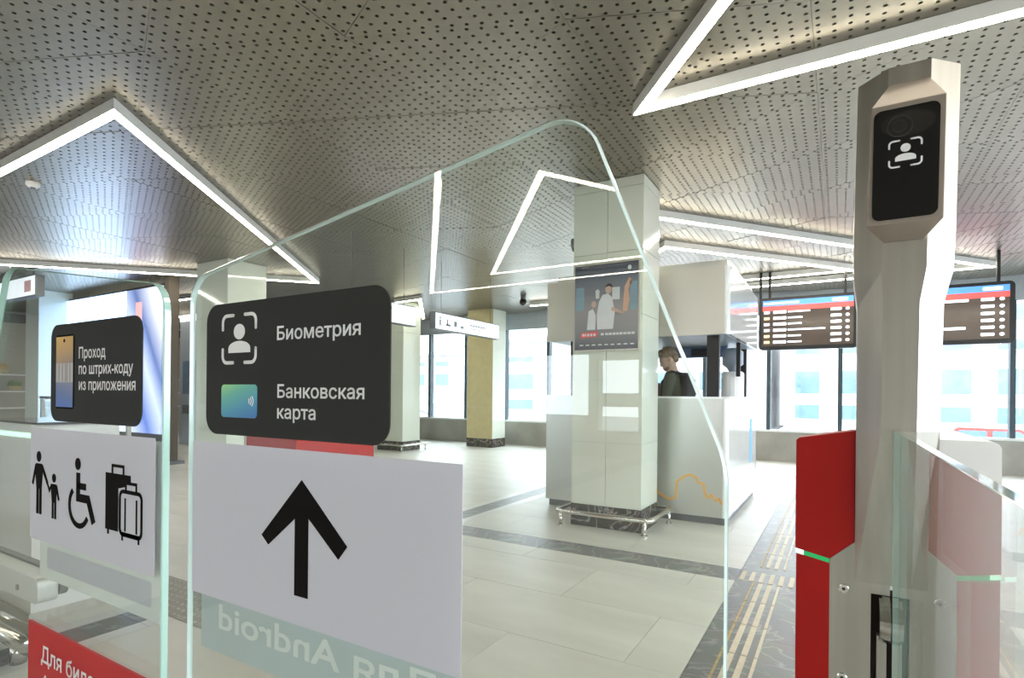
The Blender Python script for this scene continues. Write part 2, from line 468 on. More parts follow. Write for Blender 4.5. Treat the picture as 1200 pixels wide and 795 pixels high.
def arc(cx, cz, rx, rz, a0, a1, n=14):
    return [(cx + rx * math.cos(R(a0 + (a1 - a0) * k / n)), cz + rz * math.sin(R(a0 + (a1 - a0) * k / n))) for k in range(n + 1)]

# ================================================================== STRUCTURE
CZ = 3.15
XL, XR, YB, YF = -18.0, 6.0, -9.0, 11.5

# ---- floor: grout bed, tiles, stone bands
fl = MB().box(XL, XR, YB, YF, -0.3, -0.006).build('floor', 'grout'); tag(fl, kind='structure')
XBANDS = [(-3.42, -3.02), (-0.58, -0.10)]
YBAND = (3.87, 4.15)
def cut(a, b, bands):
    iv = [(a, b)]
    for c, d in bands:
        nv = []
        for p, q in iv:
            if q <= c or p >= d: nv.append((p, q)); continue
            if p < c: nv.append((p, c))
            if q > d: nv.append((d, q))
        iv = nv
    return iv
tile_cache = {}
def floor_piece(name, m, x0, x1, y0, y1, z1=0.0, g=0.0012):
    k = (m, round(x1 - x0, 3), round(y1 - y0, 3), z1)
    if k not in tile_cache:
        t = MB().box(g, x1 - x0 - g, g, y1 - y0 - g, -0.006, z1)
        o = t.build(name, m, fl); tile_cache[k] = o.data
    else:
        o = bpy.data.objects.new(name, tile_cache[k]); COL.objects.link(o); o.parent = fl
    o.location = (x0, y0, 0)
    return o
rest = MB(); ntile = 0
row = 0
y = -9.0 + (2.41 - (-9.0)) % 0.6 - 0.6
rows = []
while y < YF: rows.append(y); y += 0.6
for ri, y in enumerate(rows):
    par = round((y - 2.41) / 0.6)
    x = -0.83 - 1.2 * 15 - (0.6 if par % 2 else 0.0)
    while x < XR:
        for (a, b) in cut(max(x, XL), min(x + 1.2, XR), XBANDS):
            yb = [YBAND] if b <= -0.5 and a >= -3.5 else []
            for (c, d) in cut(max(y, YB), min(y + 0.6, YF), yb):
                if b - a < 0.02 or d - c < 0.02: continue
                vis = d > 2.0 and c < 9.2 and b > -c * 1.9 - 1.0 and a < 1.0 + 0.25 * c
                if vis and ntile < 290:
                    floor_piece('floor_tile', 'tile', a, b, c, d); ntile += 1
                else:
                    rest.box(a + .0012, b - .0012, c + .0012, d - .0012, -0.006, 0.0)
        x += 1.2
o = rest.build('floor_tiles_distant', 'tile', fl); o['kind'] = 'stuff'
# dark marble band running left and the two lengthwise bands
for i in range(5):
    x0 = -3.02 + i * 0.49
    if x0 < -0.6: floor_piece('stone_slab', 'band', x0, min(x0 + 0.49, -0.58), 3.87, 4.15)
yy = YB
while yy < YF - 0.01:
    y1 = min(yy + 0.75, YF)
    if y1 > 1.2:
        floor_piece('stone_slab', 'band', -3.32, -3.12, yy, y1)
        floor_piece('pale_stone_strip', 'pale_stone', -3.42, -3.32, yy, y1)
        floor_piece('pale_stone_strip', 'pale_stone', -3.12, -3.02, yy, y1)
        floor_piece('stone_slab', 'band', -0.58, -0.10, yy, y1)
    else:
        rest2 = floor_piece('stone_slab', 'band', -0.58, -0.10, yy, y1) if False else None
    yy = y1
MB().box(-3.42, -3.02, YB, 0.75, -0.006, 0).box(-0.58, -0.10, YB, 0.75, -0.006, 0).build('stone_band', 'band', fl)
# tactile guide bars
for (xc, m_, hw_) in ((-0.470, 'tactile_y', .006), (-0.427, 'tactile', .014), (-0.374, 'tactile', .014), (-0.322, 'tactile', .008)):
    for k in range(-1, 26):
        y0 = 1.26 + k * 0.375
        if 3.80 < y0 + 0.2 < 4.2: continue
        if y0 > 10.9: continue
        floor_piece('tactile_bar', m_, xc - hw_, xc + hw_, y0 + 0.004, y0 + 0.371, 0.004)
for k in range(8):
    floor_piece('tactile_bar', 'tactile', -0.565 + k * 0.058, -0.535 + k * 0.058, 3.90, 4.12, 0.004)

# ---- ceiling: dark void above triangular perforated panels
ce = MB().box(XL, XR, YB, YF, CZ + 0.10, CZ + 0.35).build('ceiling', 'plenum'); tag(ce, kind='structure')
PW, PP, ND = 1.102, 0.95, 15
def panel_mesh(name, side):
    A = Vector((0, 0)); B = Vector((0, PP)); C = Vector((PW * side, PP / 2))
    cen = (A + B + C) / 3
    A, B, C = [cen + (p - cen) * 0.9972 for p in (A, B, C)]
    v = []; f = []; idx = {}
    def V(p, z):
        v.append((p.x, p.y, z)); return len(v) - 1
    def G(i, j):
        if (i, j) not in idx: idx[(i, j)] = V(A + (B - A) * (i / ND) + (C - A) * (j / ND), 0)
        return idx[(i, j)]
    rr = 0.0113
    for i in range(ND):
        for j in range(ND - i):
            a, b, c = G(i, j), G(i + 1, j), G(i, j + 1)
            ce_ = sum((Vector(v[k][:2]) for k in (a, b, c)), Vector((0, 0))) / 3
            ring = []; top = []
            ang0 = math.atan2(v[a][1] - ce_.y, v[a][0] - ce_.x)
            sg = 1 if side < 0 else -1
            for k in range(6):
                t = ang0 + sg * k * math.pi / 3
                p = ce_ + Vector((math.cos(t), math.sin(t))) * rr
                ring.append(V(p, 0)); top.append(V(p, 0.012))
            cor = [a, b, c]
            # fan from the three corners to the hexagon, ordering found by angle
            def ang(k): return (sg * (math.atan2(v[k][1] - ce_.y, v[k][0] - ce_.x) - ang0)) % (2 * math.pi)
            cor.sort(key=ang)
            ca = [ang(k) for k in cor]
            seq = [0] * 6
            for k in range(6):
                mid = (k + 0.5) * math.pi / 3
                best = min(range(3), key=lambda q: abs((mid - ca[q] + math.pi) % (2 * math.pi) - math.pi))
                seq[k] = best
            for k in range(6):
                f.append((ring[k], ring[(k + 1) % 6], cor[seq[k]]))
                if seq[k] != seq[(k + 1) % 6]:
                    f.append((ring[(k + 1) % 6], cor[seq[(k + 1) % 6]], cor[seq[k]]))
                f.append((ring[(k + 1) % 6], ring[k], top[k], top[(k + 1) % 6]))
            if i + j < ND - 1:
                f.append((G(i + 1, j), G(i + 1, j + 1), G(i, j + 1)))
    # folded rim
    rim = [A, B, C]
    lo = [V(p, 0) for p in rim]; hi = [V(p, 0.04) for p in rim]
    for k in range(3): f.append((lo[k], lo[(k + 1) % 3], hi[(k + 1) % 3], hi[k]))
    me = bpy.data.meshes.new(name); me.from_pydata(v, [], f); me.materials.append(M['ceil'])
    return me
pm = {1: panel_mesh('ceiling_panel', 1), -1: panel_mesh('ceiling_panel', -1)}
panels = []
for k in range(-18, 8):
    xk = -0.14 + PW * k
    for j in range(-16, 12):
        y0 = 4.03 + PP * j + (PP / 2 if k % 2 else 0)
        for sd in (1, -1):
            cx = xk + sd * PW / 3; cy = y0 + PP / 2
            if cx < XL - 0.2 or cx > XR or cy < YB or cy > YF: continue
            # bearing and range decide how large the panel shows
            f_ = -math.sin(R(30.6)) * cx + math.cos(R(30.6)) * cy
            r_ = math.cos(R(30.6)) * cx + math.sin(R(30.6)) * cy
            seen = f_ > 1.9 and abs(r_) < 0.97 * f_ + 0.4
            panels.append((0 if seen else 1, f_, xk, y0, sd))
panels.sort(key=lambda p: (p[0], p[1]))
far = []
for n_, (sn, f_, xk, y0, sd) in enumerate(panels):
    if n_ < 290 and sn == 0:
        o = bpy.data.objects.new('ceiling_panel', pm[sd]); COL.objects.link(o); o.parent = ce
        o.location = (xk, y0, CZ + random.uniform(-0.0012, 0.0012))
        o.rotation_euler = (R(random.uniform(-.09, .09)), R(random.uniform(-.09, .09)), 0)
    else:
        far.append((xk, y0, sd))
bmf = MB()
simple = {}
for (xk, y0, sd) in far:
    me = pm[sd]
    f_ = -math.sin(R(30.6)) * xk + math.cos(R(30.6)) * y0
    if f_ > 1.5:
        bmf.add([(p.co.x + xk, p.co.y + y0, p.co.z + CZ) for p in me.vertices], [tuple(p.vertices) for p in me.polygons])
    else:
        q = 0.004
        pts = [(xk + q * sd, y0 + q), (xk + q * sd, y0 + PP - q), (xk + (PW - q) * sd, y0 + PP / 2)]
        bmf.prism(pts, CZ, CZ + 0.012, 'z')
o = bmf.build('ceiling_panels_distant', 'ceil', ce); o['kind'] = 'stuff'

# ---- walls
def st(mb, name, m, parent=None, **k):
    o = mb.build(name, m, parent, **k)
    if not parent: tag(o, kind='structure')
    return o
SILL = 0.55; HEAD = 2.80
wf = MB()
wf.box(XL, XR + 0.3, YF, YF + 0.35, -1.2, SILL)
wf.box(XL, XR + 0.3, YF + 0.05, YF + 0.35, HEAD, CZ + 0.4)
wf.box(XL, -10.6, YF, YF + 0.35, SILL, HEAD)
st(wf, 'wall_far', 'concrete')
def glazing(name, n0, n1, at, fixed, horizontal=True, step=1.17):
    """window wall: mullions, panes, sill ledge and header rail, each a part"""
    root = MB()
    if horizontal: root.box(n0, n1, fixed - 0.02, fixed + 0.10, SILL, SILL + 0.04)
    else: root.box(fixed - 0.10, fixed + 0.02, n0, n1, SILL, SILL + 0.04)
    o = st(root, name, 'sill')
    h = MB()
    if horizontal: h.box(n0, n1, fixed + 0.0, fixed + 0.08, HEAD - 0.03, CZ + 0.09)
    else: h.box(fixed - 0.08, fixed, n0, n1, HEAD - 0.03, CZ + 0.09)
    h.build('header_rail', 'header', o)
    x = at
    while x - step > n0: x -= step
    xs = []
    while x < n1: xs.append(x); x += step
    for q in xs:
        if horizontal: mb = MB().box(q - 0.035, q + 0.035, fixed + 0.02, fixed + 0.16, SILL + 0.04, HEAD - 0.03)
        else: mb = MB().box(fixed - 0.16, fixed - 0.02, q - 0.035, q + 0.035, SILL + 0.04, HEAD - 0.03)
        mb.build('mullion', 'mull', o)
    ed = [n0] + xs + [n1]
    for a, b in zip(ed[:-1], ed[1:]):
        if b - a < 0.1: continue
        if horizontal: mb = MB().box(a + 0.03, b - 0.03, fixed + 0.085, fixed + 0.097, SILL + 0.04, HEAD - 0.03)
        else: mb = MB().box(fixed - 0.097, fixed - 0.085, a + 0.03, b - 0.03, SILL + 0.04, HEAD - 0.03)
        mb.build('pane', 'pane', o)
    return o
glazing('window_1', -10.6, XR, 0.0, YF)
wr = MB()
wr.box(XR, XR + 0.3, YB, YF, -1.2, SILL); wr.box(XR + 0.05, XR + 0.3, YB, YF, HEAD, CZ + 0.4)
st(wr, 'wall_right', 'concrete')
glazing('window_2', YB, YF, 0.4, XR, False)
wb = MB()
holes = [(-17.5, -9.6, 0.80, 2.30), (-5.45, -4.20, 0.78, 2.05), (-4.06, -3.20, 0.50, 1.92)]
xs_ = sorted([XL, XR + 0.3] + [q for h in holes for q in h[:2]])
for a, b in zip(xs_[:-1], xs_[1:]):
    h = [h for h in holes if h[0] <= a + 1e-6 and h[1] >= b - 1e-6]
    if h: wb.box(a, b, YB - 0.3, YB, -0.3, h[0][2]); wb.box(a, b, YB - 0.3, YB, h[0][3], CZ + 0.4)
    else: wb.box(a, b, YB - 0.3, YB, -0.3, CZ + 0.4)
st(wb, 'wall_back', 'wall')
for k, (a, b, c, d) in enumerate(holes):
    o = st(MB().prism(rect(a, b, c, c + 0.03), YB - 0.2, YB + 0.02), 'window_%d' % (3 + k), 'mull')
    MB().prism(rect(a, b, d - 0.03, d), YB - 0.2, YB + 0.02).build('frame', 'mull', o)
    for q in (a, b - 0.03): MB().prism(rect(q, q + 0.03, c + 0.03, d - 0.03), YB - 0.2, YB + 0.02).build('frame', 'mull', o)
    if k == 2: MB().prism(rect(a + 0.03, b - 0.03, 0.99, 1.25), YB - 0.15, YB - 0.05).build('transom', 'wall', o)
    if k == 0:
        for q in range(1, 7): MB().prism(rect(a + q * 1.13 - .03, a + q * 1.13 + .03, c + 0.03, d - 0.03), YB - 0.2, YB - 0.05).build('mullion', 'mull', o)
    MB().prism(rect(a + 0.03, b - 0.03, c + 0.03, d - 0.03), YB - 0.17, YB - 0.16).build('pane', 'pane', o)
st(MB().box(XL - 0.3, XL, YB - 0.3, YF + 0.35, -0.3, CZ + 0.4), 'wall_left', 'wall')

# ================================================================== LED LINE LIGHTS
def strip_light(name, pts, closed, label, wd=0.055, z=3.065):
    c = pts[0]
    t = thing(name, (c[0], c[1], z), label, 'ceiling light', 'angular LED line lights on the ceiling')
    n = len(pts); P = [Vector(p) for p in pts]
    def strip(width, z0, z1, nm, m_):
        mb = MB(); L_, R_ = [], []
        for i, p in enumerate(P):
            if closed: e0 = (p - P[i - 1]).normalized(); e1 = (P[(i + 1) % n] - p).normalized()
            else:
                e0 = (p - P[i - 1]).normalized() if i else (P[1] - p).normalized()
                e1 = (P[i + 1] - p).normalized() if i < n - 1 else e0
            n0 = Vector((-e0.y, e0.x)); n1 = Vector((-e1.y, e1.x))
            b = (n0 + n1).normalized(); k = max(0.25, b.dot(n0))
            L_.append(p + b * width / 2 / k); R_.append(p - b * width / 2 / k)
        for i in range(n if closed else n - 1):
            j = (i + 1) % n
            mb.prism([tuple(L_[i]), tuple(R_[i]), tuple(R_[j]), tuple(L_[j])], z0, z1, 'z')
        return mb.build(nm, m_, t)
    strip(wd + 0.012, z + 0.008, CZ - 0.002, 'housing', 'led_house')
    strip(wd, z, z + 0.0078, 'diffuser', 'led')
    return t
strip_light('line_light', [(-4.226, 1.845), (-7.65, 6.40), (-12.1, 1.90)], True, 'large triangular LED line light at left, its peak nearest the camera')
strip_light('line_light', [(-1.134, 3.55), (3.1, 3.54), (0.98, 0.98)], True, 'triangular LED line light above and left of the steel scanner post')
strip_light('line_light', [(-1.95, 5.41), (1.814, 10.161), (-5.60, 10.21)], False, 'V-shaped LED line light running from behind the white column to the windows')
strip_light('line_light', [(-1.898, 6.96), (0.152, 9.515), (-3.95, 9.56)], True, 'triangular LED line light above the silver service booth')
strip_light('line_light', [(-1.95, -1.40), (-6.516, -6.955), (-1.0, -7.0)], False, 'V-shaped LED line light reflected in the gate glass as a tall thin line')
strip_light('line_light', [(-1.2, -4.6), (-2.174, -3.018), (-4.641, -6.116), (-1.4, -6.13)], False, 'zigzag LED line light reflected in the gate glass over the column')
strip_light('line_light', [(-7.9, 8.60), (-7.159, 8.493), (-8.9, 10.7)], False, 'short bent LED line light above the hanging sign nearest the windows')
strip_light('line_light', [(-14.8, 6.15), (-11.2, 6.30)], False, 'straight LED line light seen just right of the advert screen')
strip_light('line_light', [(-13.3, 6.7), (-14.736, 8.224), (-12.0, 8.0)], False, 'small bent LED line light farthest back at left')
strip_light('line_light', [(2.2, -1.0), (4.6, 2.4), (4.6, -4.4)], True, 'triangular LED line light at right, outside the picture')

# ================================================================== GATE LEAVES
D = 0.55; TH = 0.010
big = [(-0.090, 0.10), (-0.090, 1.135), (-0.240, 1.512), (-0.986, 1.398), (-0.986, 0.10)]
big_o = rpoly(big, [0.02, 0.12, 0.060, 0.055, 0.02], 10)
GX = -2.055                                     # the two leaves mirror each other about x = GX/2
lef_o = [(GX - p[0], p[1]) for p in big_o]

def face_icon(cx, cz, hw, hh, y, parent, head_c, head_r, sh, wd=0.0052, arm=(0.030, 0.024), m='white_print', label='white face in scanning brackets'):
    mb = MB(); y0, y1 = y - 0.0006, y
    rr = min(arm) * 0.5
    for sx in (-1, 1):
        for sz in (-1, 1):
            c = (cx + sx * hw, cz + sz * hh)
            p = [(c[0] - sx * arm[0], c[1])]
            p += [(c[0] - sx * rr + sx * rr * math.sin(R(a)), c[1] - sz * rr + sz * rr * math.cos(R(a))) for a in range(0, 91, 15)]
            p += [(c[0], c[1] - sz * arm[1])]
            stroke(p, wd, y0, y1, 0, False, mb)
            for e in (p[0], p[-1]): mb.prism(arc(e[0], e[1], wd / 2, wd / 2, 0, 330, 11), y0, y1)
    mb.prism(arc(head_c[0], head_c[1], head_r[0], head_r[1], 0, 345, 23), y0, y1)
    x0, x1, zb, zt = sh
    mb.prism([(x0, zb), (x1, zb)] + arc((x0 + x1) / 2, zb + (zt - zb) * 0.38, (x1 - x0) / 2, (zt - zb) * 0.62, 0, 180, 16), y0, y1)
    o = mb.build('face_icon', m, parent); o['label'] = label
    return o

# ---- right-hand leaf
g1 = thing('gate_leaf', (-0.54, D + TH / 2, 0.0), 'clear glass gate leaf with black biometrics sign and arrow sheet', 'gate', 'glass gate leaves of the wide passage')
slab(big_o, D, D + TH, 0.0022).build('glass_pane', ['glass', 'edge'], g1)
MB().box(-0.30, -0.085, D - 0.02, D + TH + 0.02, 0.0, 0.13).build('floor_pivot', 'steel', g1, bevel=0.004)
sg = MB().prism(rpoly(rect(-0.927, -0.511, 1.130, 1.346), 0.030, 8), D - 0.0032, D - 0.0004).build('info_sign', 'black_sign', g1)
lbl(sg, 'black rounded sign with a face icon and a bank card icon')
ys = D - 0.0036
face_icon(-0.8365, 1.2865, 0.0435, 0.0385, ys, sg, (-0.8355, 1.298), (0.0145, 0.0125), (-0.864, -0.807, 1.264, 1.283), 0.0055, (0.028, 0.022))
lettering('Биометрия', -0.740, -0.564, 1.2805, 1.301, ys, sg)
lettering('Банковская', -0.738, -0.556, 1.1925, 1.2125, ys, sg)
lettering('карта', -0.738, -0.653, 1.161, 1.181, ys, sg)
cd_ = MB().prism(rpoly(rect(-0.882, -0.788, 1.159, 1.2125), 0.007), ys - 0.0006, ys).build('card_icon', 'card', sg); lbl(cd_, 'green to blue bank card print')
mb = MB()
for r_ in (0.007, 0.0115, 0.016): stroke(arc(-0.815, 1.186, r_ * 1.15, r_ * 0.8, -38, 38, 8), 0.0018, ys - 0.0014, ys - 0.0009, 0, False, mb)
mb.build('contactless_mark', 'white_print', sg)
sh = MB().prism(rect(-0.967, -0.393, 0.8545, 1.115), D - 0.0012, D - 0.0003).build('arrow_sheet', 'white_film', g1); lbl(sh, 'white sheet with a black arrow pointing up')
ya = D - 0.0016
MB().prism([(-0.684, 1.071), (-0.588, 0.986), (-0.6055, 0.9655), (-0.6685, 1.016), (-0.6685, 0.898), (-0.6985, 0.898), (-0.6985, 1.012), (-0.760, 0.9645), (-0.7765, 0.978)], ya - 0.0005, ya).build('arrow', 'black_print', sh)
bs = MB().prism(rect(-0.958, -0.403, 0.7565, 1.105), D + TH + 0.0003, D + TH + 0.0010).build('back_sheet', 'grey_film', g1); lbl(bs, 'grey green sheet on the far side of the glass with reversed lettering')
lettering('Для Android', -0.905, -0.425, 0.799, 0.8415, D + TH + 0.0002, bs, 'pale_film', True, 'pale lettering reading Для Android seen from behind', 0.0001)

# ---- left-hand leaf
g2 = thing('gate_leaf', (-1.52, D + TH / 2, 0.0), 'clear glass gate leaf with barcode sign and wheelchair and luggage pictograms', 'gate', 'glass gate leaves of the wide passage')
slab(lef_o, D, D + TH + 0.004, 0.002).build('glass_pane', ['glass', 'edge_teal'], g2)
MB().box(GX + 0.085, GX + 0.30, D - 0.02, D + TH + 0.024, 0.0, 0.13).build('floor_pivot', 'steel', g2, bevel=0.004)
sg = MB().prism(rpoly(rect(-1.531, -1.139, 1.132, 1.346), 0.030, 8), D - 0.0032, D - 0.0004).build('info_sign', 'black_sign', g2)
lbl(sg, 'black rounded sign with a phone picture')
lettering('Проход', -1.393, -1.278, 1.269, 1.2925, ys, sg)
lettering('по штрих-коду', -1.393, -1.169, 1.2355, 1.2585, ys, sg)
lettering('из приложения', -1.392, -1.159, 1.202, 1.225, ys, sg)
ph = MB().prism(rpoly(rect(-1.505, -1.416, 1.160, 1.322), 0.010), ys - 0.0006, ys).build('phone_icon', 'black_print', sg)
MB().prism(rect(-1.501, -1.420, 1.260, 1.318), ys - 0.0012, ys - 0.0007).build('phone_screen_top', 'phone_top', ph)
bc = MB().prism(rect(-1.501, -1.420, 1.218, 1.260), ys - 0.0012, ys - 0.0007).build('barcode', 'phone_mid', ph)
MB().prism(rect(-1.501, -1.420, 1.164, 1.218), ys - 0.0012, ys - 0.0007).build('phone_screen_bottom', 'phone_low', ph)
MB().prism(arc(-1.461, 1.309, 0.004, 0.004, 0, 330, 11), ys - 0.0016, ys - 0.0013).build('phone_camera', 'black_print', ph)
mb = MB()
for q in (-1.487, -1.470, -1.456, -1.449, -1.434): mb.prism(rect(q, q + 0.003, 1.219, 1.2595), ys - 0.0016, ys - 0.0013)
mb.build('barcode_bars', 'phone_bar', ph)
sh = MB().prism(rect(-1.642, -1.092, 0.8545, 1.113), D - 0.0012, D - 0.0003).build('pictogram_sheet', 'white_film', g2); lbl(sh, 'white sheet with black pictograms')
y0, y1 = ya - 0.0005, ya
mb = MB()   # adult and child
mb.prism(arc(-1.594, 1.047, 0.0125, 0.0125, 0, 340, 17), y0, y1)
mb.prism([(-1.609, 1.031), (-1.577, 1.031), (-1.573, 1.015), (-1.5785, 0.972), (-1.606, 0.972), (-1.613, 1.015)], y0, y1)
stroke([(-1.609, 1.027), (-1.627, 0.981)], 0.0095, y0, y1, 0, False, mb)
stroke([(-1.577, 1.027), (-1.547, 0.988)], 0.0095, y0, y1, 0, False, mb)
mb.prism(rect(-1.606, -1.5935, 0.9145, 0.973), y0, y1).prism(rect(-1.590, -1.578, 0.9145, 0.973), y0, y1)
mb.prism(arc(-1.514, 1.0035, 0.010, 0.010, 0, 340, 17), y0, y1)
mb.prism([(-1.527, 0.990), (-1.501, 0.990), (-1.500, 0.972), (-1.503, 0.948), (-1.524, 0.948), (-1.528, 0.972)], y0, y1)
stroke([(-1.526, 0.987), (-1.537, 0.974), (-1.547, 0.988)], 0.007, y0, y1, 0, False, mb)
stroke([(-1.502, 0.987), (-1.489, 0.956)], 0.008, y0, y1, 0, False, mb)
mb.prism(rect(-1.524, -1.515, 0.9125, 0.950), y0, y1).prism(rect(-1.511, -1.502, 0.9125, 0.950), y0, y1)
lbl(mb.build('family_pictogram', 'black_print', sh), 'black pictogram of an adult and a child')
mb = MB()   # wheelchair user
mb.prism(arc(-1.399, 1.0435, 0.0130, 0.0130, 0, 340, 17), y0, y1)
stroke([(-1.397, 1.025), (-1.397, 0.972), (-1.352, 0.972), (-1.327, 0.925)], 0.0175, y0, y1, 0, False, mb)
stroke([(-1.397, 0.997), (-1.361, 0.997)], 0.014, y0, y1, 0, False, mb)
stroke(arc(-1.393, 0.9535, 0.044, 0.0415, 130, 330, 20), 0.0115, y0, y1, 0, False, mb)
lbl(mb.build('wheelchair_pictogram', 'black_print', sh), 'black pictogram of a wheelchair user')
mb = MB()   # suitcases
mb.prism([(-1.277, 1.036), (-1.178, 1.036), (-1.178, 1.022), (-1.199, 1.022), (-1.199, 1.0125), (-1.226, 1.0075), (-1.226, 0.922), (-1.277, 0.922)], y0, y1)
stroke([(-1.250, 1.036), (-1.250, 1.0515), (-1.206, 1.0515), (-1.206, 1.036)], 0.006, y0, y1, 0, False, mb)
mb.prism(rect(-1.269, -1.262, 0.913, 0.922), y0, y1)
stroke(rpoly(rect(-1.219, -1.137, 0.919, 1.0035), 0.012, 4), 0.0075, y0, y1, 0, True, mb)
stroke([(-1.196, 1.0035), (-1.196, 1.0205), (-1.157, 1.0205), (-1.157, 1.0035)], 0.006, y0, y1, 0, False, mb)
stroke([(-1.1985, 0.991), (-1.1985, 0.926)], 0.005, y0, y1, 0, False, mb); stroke([(-1.1555, 0.991), (-1.1555, 0.926)], 0.005, y0, y1, 0, False, mb)
mb.prism(rect(-1.214, -1.142, 0.9175, 0.924), y0, y1).prism(rect(-1.212, -1.206, 0.907, 0.918), y0, y1).prism(rect(-1.150, -1.144, 0.907, 0.918), y0, y1)
lbl(mb.build('luggage_pictogram', 'black_print', sh), 'black pictogram of two suitcases')
bs = MB().prism(rect(-1.630, -1.094, 0.760, 1.105), D + TH + 0.0043, D + TH + 0.0050).build('back_sheet', 'pale_film', g2); lbl(bs, 'pale sheet on the far side of the glass')
MB().prism(rpoly(rect(-1.590, -1.130, 0.785, 0.835), 0.006), D + TH + 0.0040, D + TH + 0.0042).build('ghost_panel', 'white_film', bs)
rs = MB().prism(rect(-1.631, -1.085, 0.34, 0.6625), D - 0.006, D - 0.0010).build('red_sign', ['redsign'], g2); lbl(rs, 'red sign with white lettering')
lettering('Для билетов', -1.557, -1.215, 0.585, 0.622, D - 0.0064, rs)
lettering('Android', -1.557, -1.335, 0.522, 0.559, D - 0.0064, rs)

# ================================================================== TURNSTILE WITH SCANNER POST
TY = 1.5
ts = thing('turnstile', (0.06, TY, 0.0), 'red turnstile pedestal with tall steel face scanner post', 'turnstile')
red_up = [(-0.090, 0.838), (-0.018, 0.823), (0.032, 0.869), (0.032, 1.126), (-0.084, 1.104), (-0.090, 1.098)]
lbl(MB().prism(red_up, TY, TY + 0.07).build('red_panel_upper', 'red', ts, bevel=0.0015), 'glossy red upper panel with slanted edges')
lbl(MB().prism([(-0.088, 0.0), (-0.018, 0.0), (-0.018, 0.812), (-0.088, 0.827)], TY, TY + 0.07).build('red_panel_lower', 'red', ts, bevel=0.0015), 'red lower panel')
l1 = MB().prism([(-0.072, 0.8235), (-0.0185, 0.8125), (-0.0185, 0.8225), (-0.072, 0.8335)], TY + 0.002, TY + 0.06).build('status_light', 'green_led', ts); lbl(l1, 'glowing green status strip')
MB().prism([(-0.089, 0.827), (-0.072, 0.8235), (-0.072, 0.8335), (-0.089, 0.837)], TY + 0.001, TY + 0.06).build('status_light_end', 'green_led_hot', l1)
GXP = 0.100           # plane of the glass side panel
pl = [(-0.0175, 0.0), (0.064, 0.0), (0.064, 0.757), (0.0998, 0.757), (0.0998, 1.20), (0.0325, 1.20), (0.0325, 0.8685), (-0.0175, 0.8225)]
lbl(MB().prism(pl, TY + 0.001, TY + 0.05).build('steel_plate', 'steel', ts), 'brushed steel front plate')
lbl(MB().prism(rect(0.1125, 0.182, 0.0, 0.90), TY + 0.001, TY + 0.05).build('steel_plate', 'steel', ts), 'brushed steel plate behind the side glass')
MB().box(0.064, 0.1125, TY + 0.045, TY + 0.05, 0.0, 0.757).build('hinge_recess', 'dark_gap', ts)
hd = MB()
for (xa, xb, rr) in ((0.0785, 0.0845, 0.046), (0.0845, 0.0985, 0.050)):
    hd.loft([[(x_, TY - 0.012 + rr * math.cos(2 * math.pi * k / 28), 0.707 + rr * math.sin(2 * math.pi * k / 28)) for k in range(28)] for x_ in (xa, xa + 0.002, xb - 0.002, xb)])
lbl(hd.build('hinge_disc', 'chrome', ts, smooth=False), 'polished hinge disc')
MB().box(0.076, 0.095, TY + 0.012, TY + 0.03, 0.0, 0.66).build('hinge_bar', 'steel', ts)
for (bx_, bz_) in ((0.011, 0.759), (0.009, 0.553)):
    b_ = MB().tube([(bx_, TY + 0.002, bz_), (bx_, TY - 0.004, bz_), (bx_, TY - 0.005, bz_)], [0.011, 0.011, 0.009], 16).build('bolt', 'chrome', ts)
    MB().tube([(bx_, TY - 0.0045, bz_), (bx_, TY - 0.0056, bz_)], 0.004, 6).build('bolt_socket', 'dark_gap', b_)
# post: chamfered section, narrower below the scanner
def sec(z, xl, xr, ch, yb=1.56, yf=1.44, ys_=1.485, zt=None):
    """cross-section ring: front flat between chamfers"""
    return [(xl, yb, z), (xl, ys_, z), (xl + ch, yf, z), (xr - ch, yf, z), (xr, ys_, z), (xr, yb, z)]
ring = []
ring.append(sec(0.78, 0.0330, 0.182, 0.044, 1.56, 1.5005, 1.5008))
ring.append(sec(1.13, 0.0330, 0.184, 0.044))
ring.append(sec(1.405, 0.032, 0.189, 0.046))
ring.append(sec(1.475, 0.0245, 0.2050, 0.051))
ring.append(sec(1.56, 0.0240, 0.208, 0.0525))
top = sec(1.90, 0.0300, 0.2135, 0.0545)
for i, dz in enumerate((0.0, 0.008, 0.0125, 0.0125, 0.008, 0.0)): top[i] = (top[i][0], top[i][1], 1.900 + dz)
ring.append(top)
lbl(MB().loft(ring).build('post', 'steel', ts), 'brushed steel post with bevelled edges')
# scanner housing
h0 = [(0.0785, 1.439, 1.535), (0.1485, 1.439, 1.535), (0.1555, 1.439, 1.875), (0.0855, 1.439, 1.875)]
h1 = [(0.0425, 1.372, 1.558), (0.1735, 1.372, 1.558), (0.1765, 1.372, 1.803), (0.0512, 1.372, 1.803)]
hm = MB(); hm.loft([h0, h1], True); hs = hm.build('scanner_housing', 'taupe', ts, bevel=0.002); lbl(hs, 'taupe scanner housing tapering to the post')
scp = rpoly([(0.0535, 1.5665), (0.1635, 1.5665), (0.1665, 1.7920), (0.0560, 1.7920)], 0.014, 6)
sc = MB().prism(scp, 1.3695, 1.3725).build('scanner_screen', 'black_gloss', hs); lbl(sc, 'glossy black scanner screen')
cap_ = []
for k in range(25):
    a = 2 * math.pi * k / 24
    cap_.append((0.113 + 0.046 * math.cos(a), 1.757 + 0.026 * math.sin(a)))
MB().prism(cap_[:-1], 1.3685, 1.3694).build('lens_window', 'lens', hs)
lr = MB()
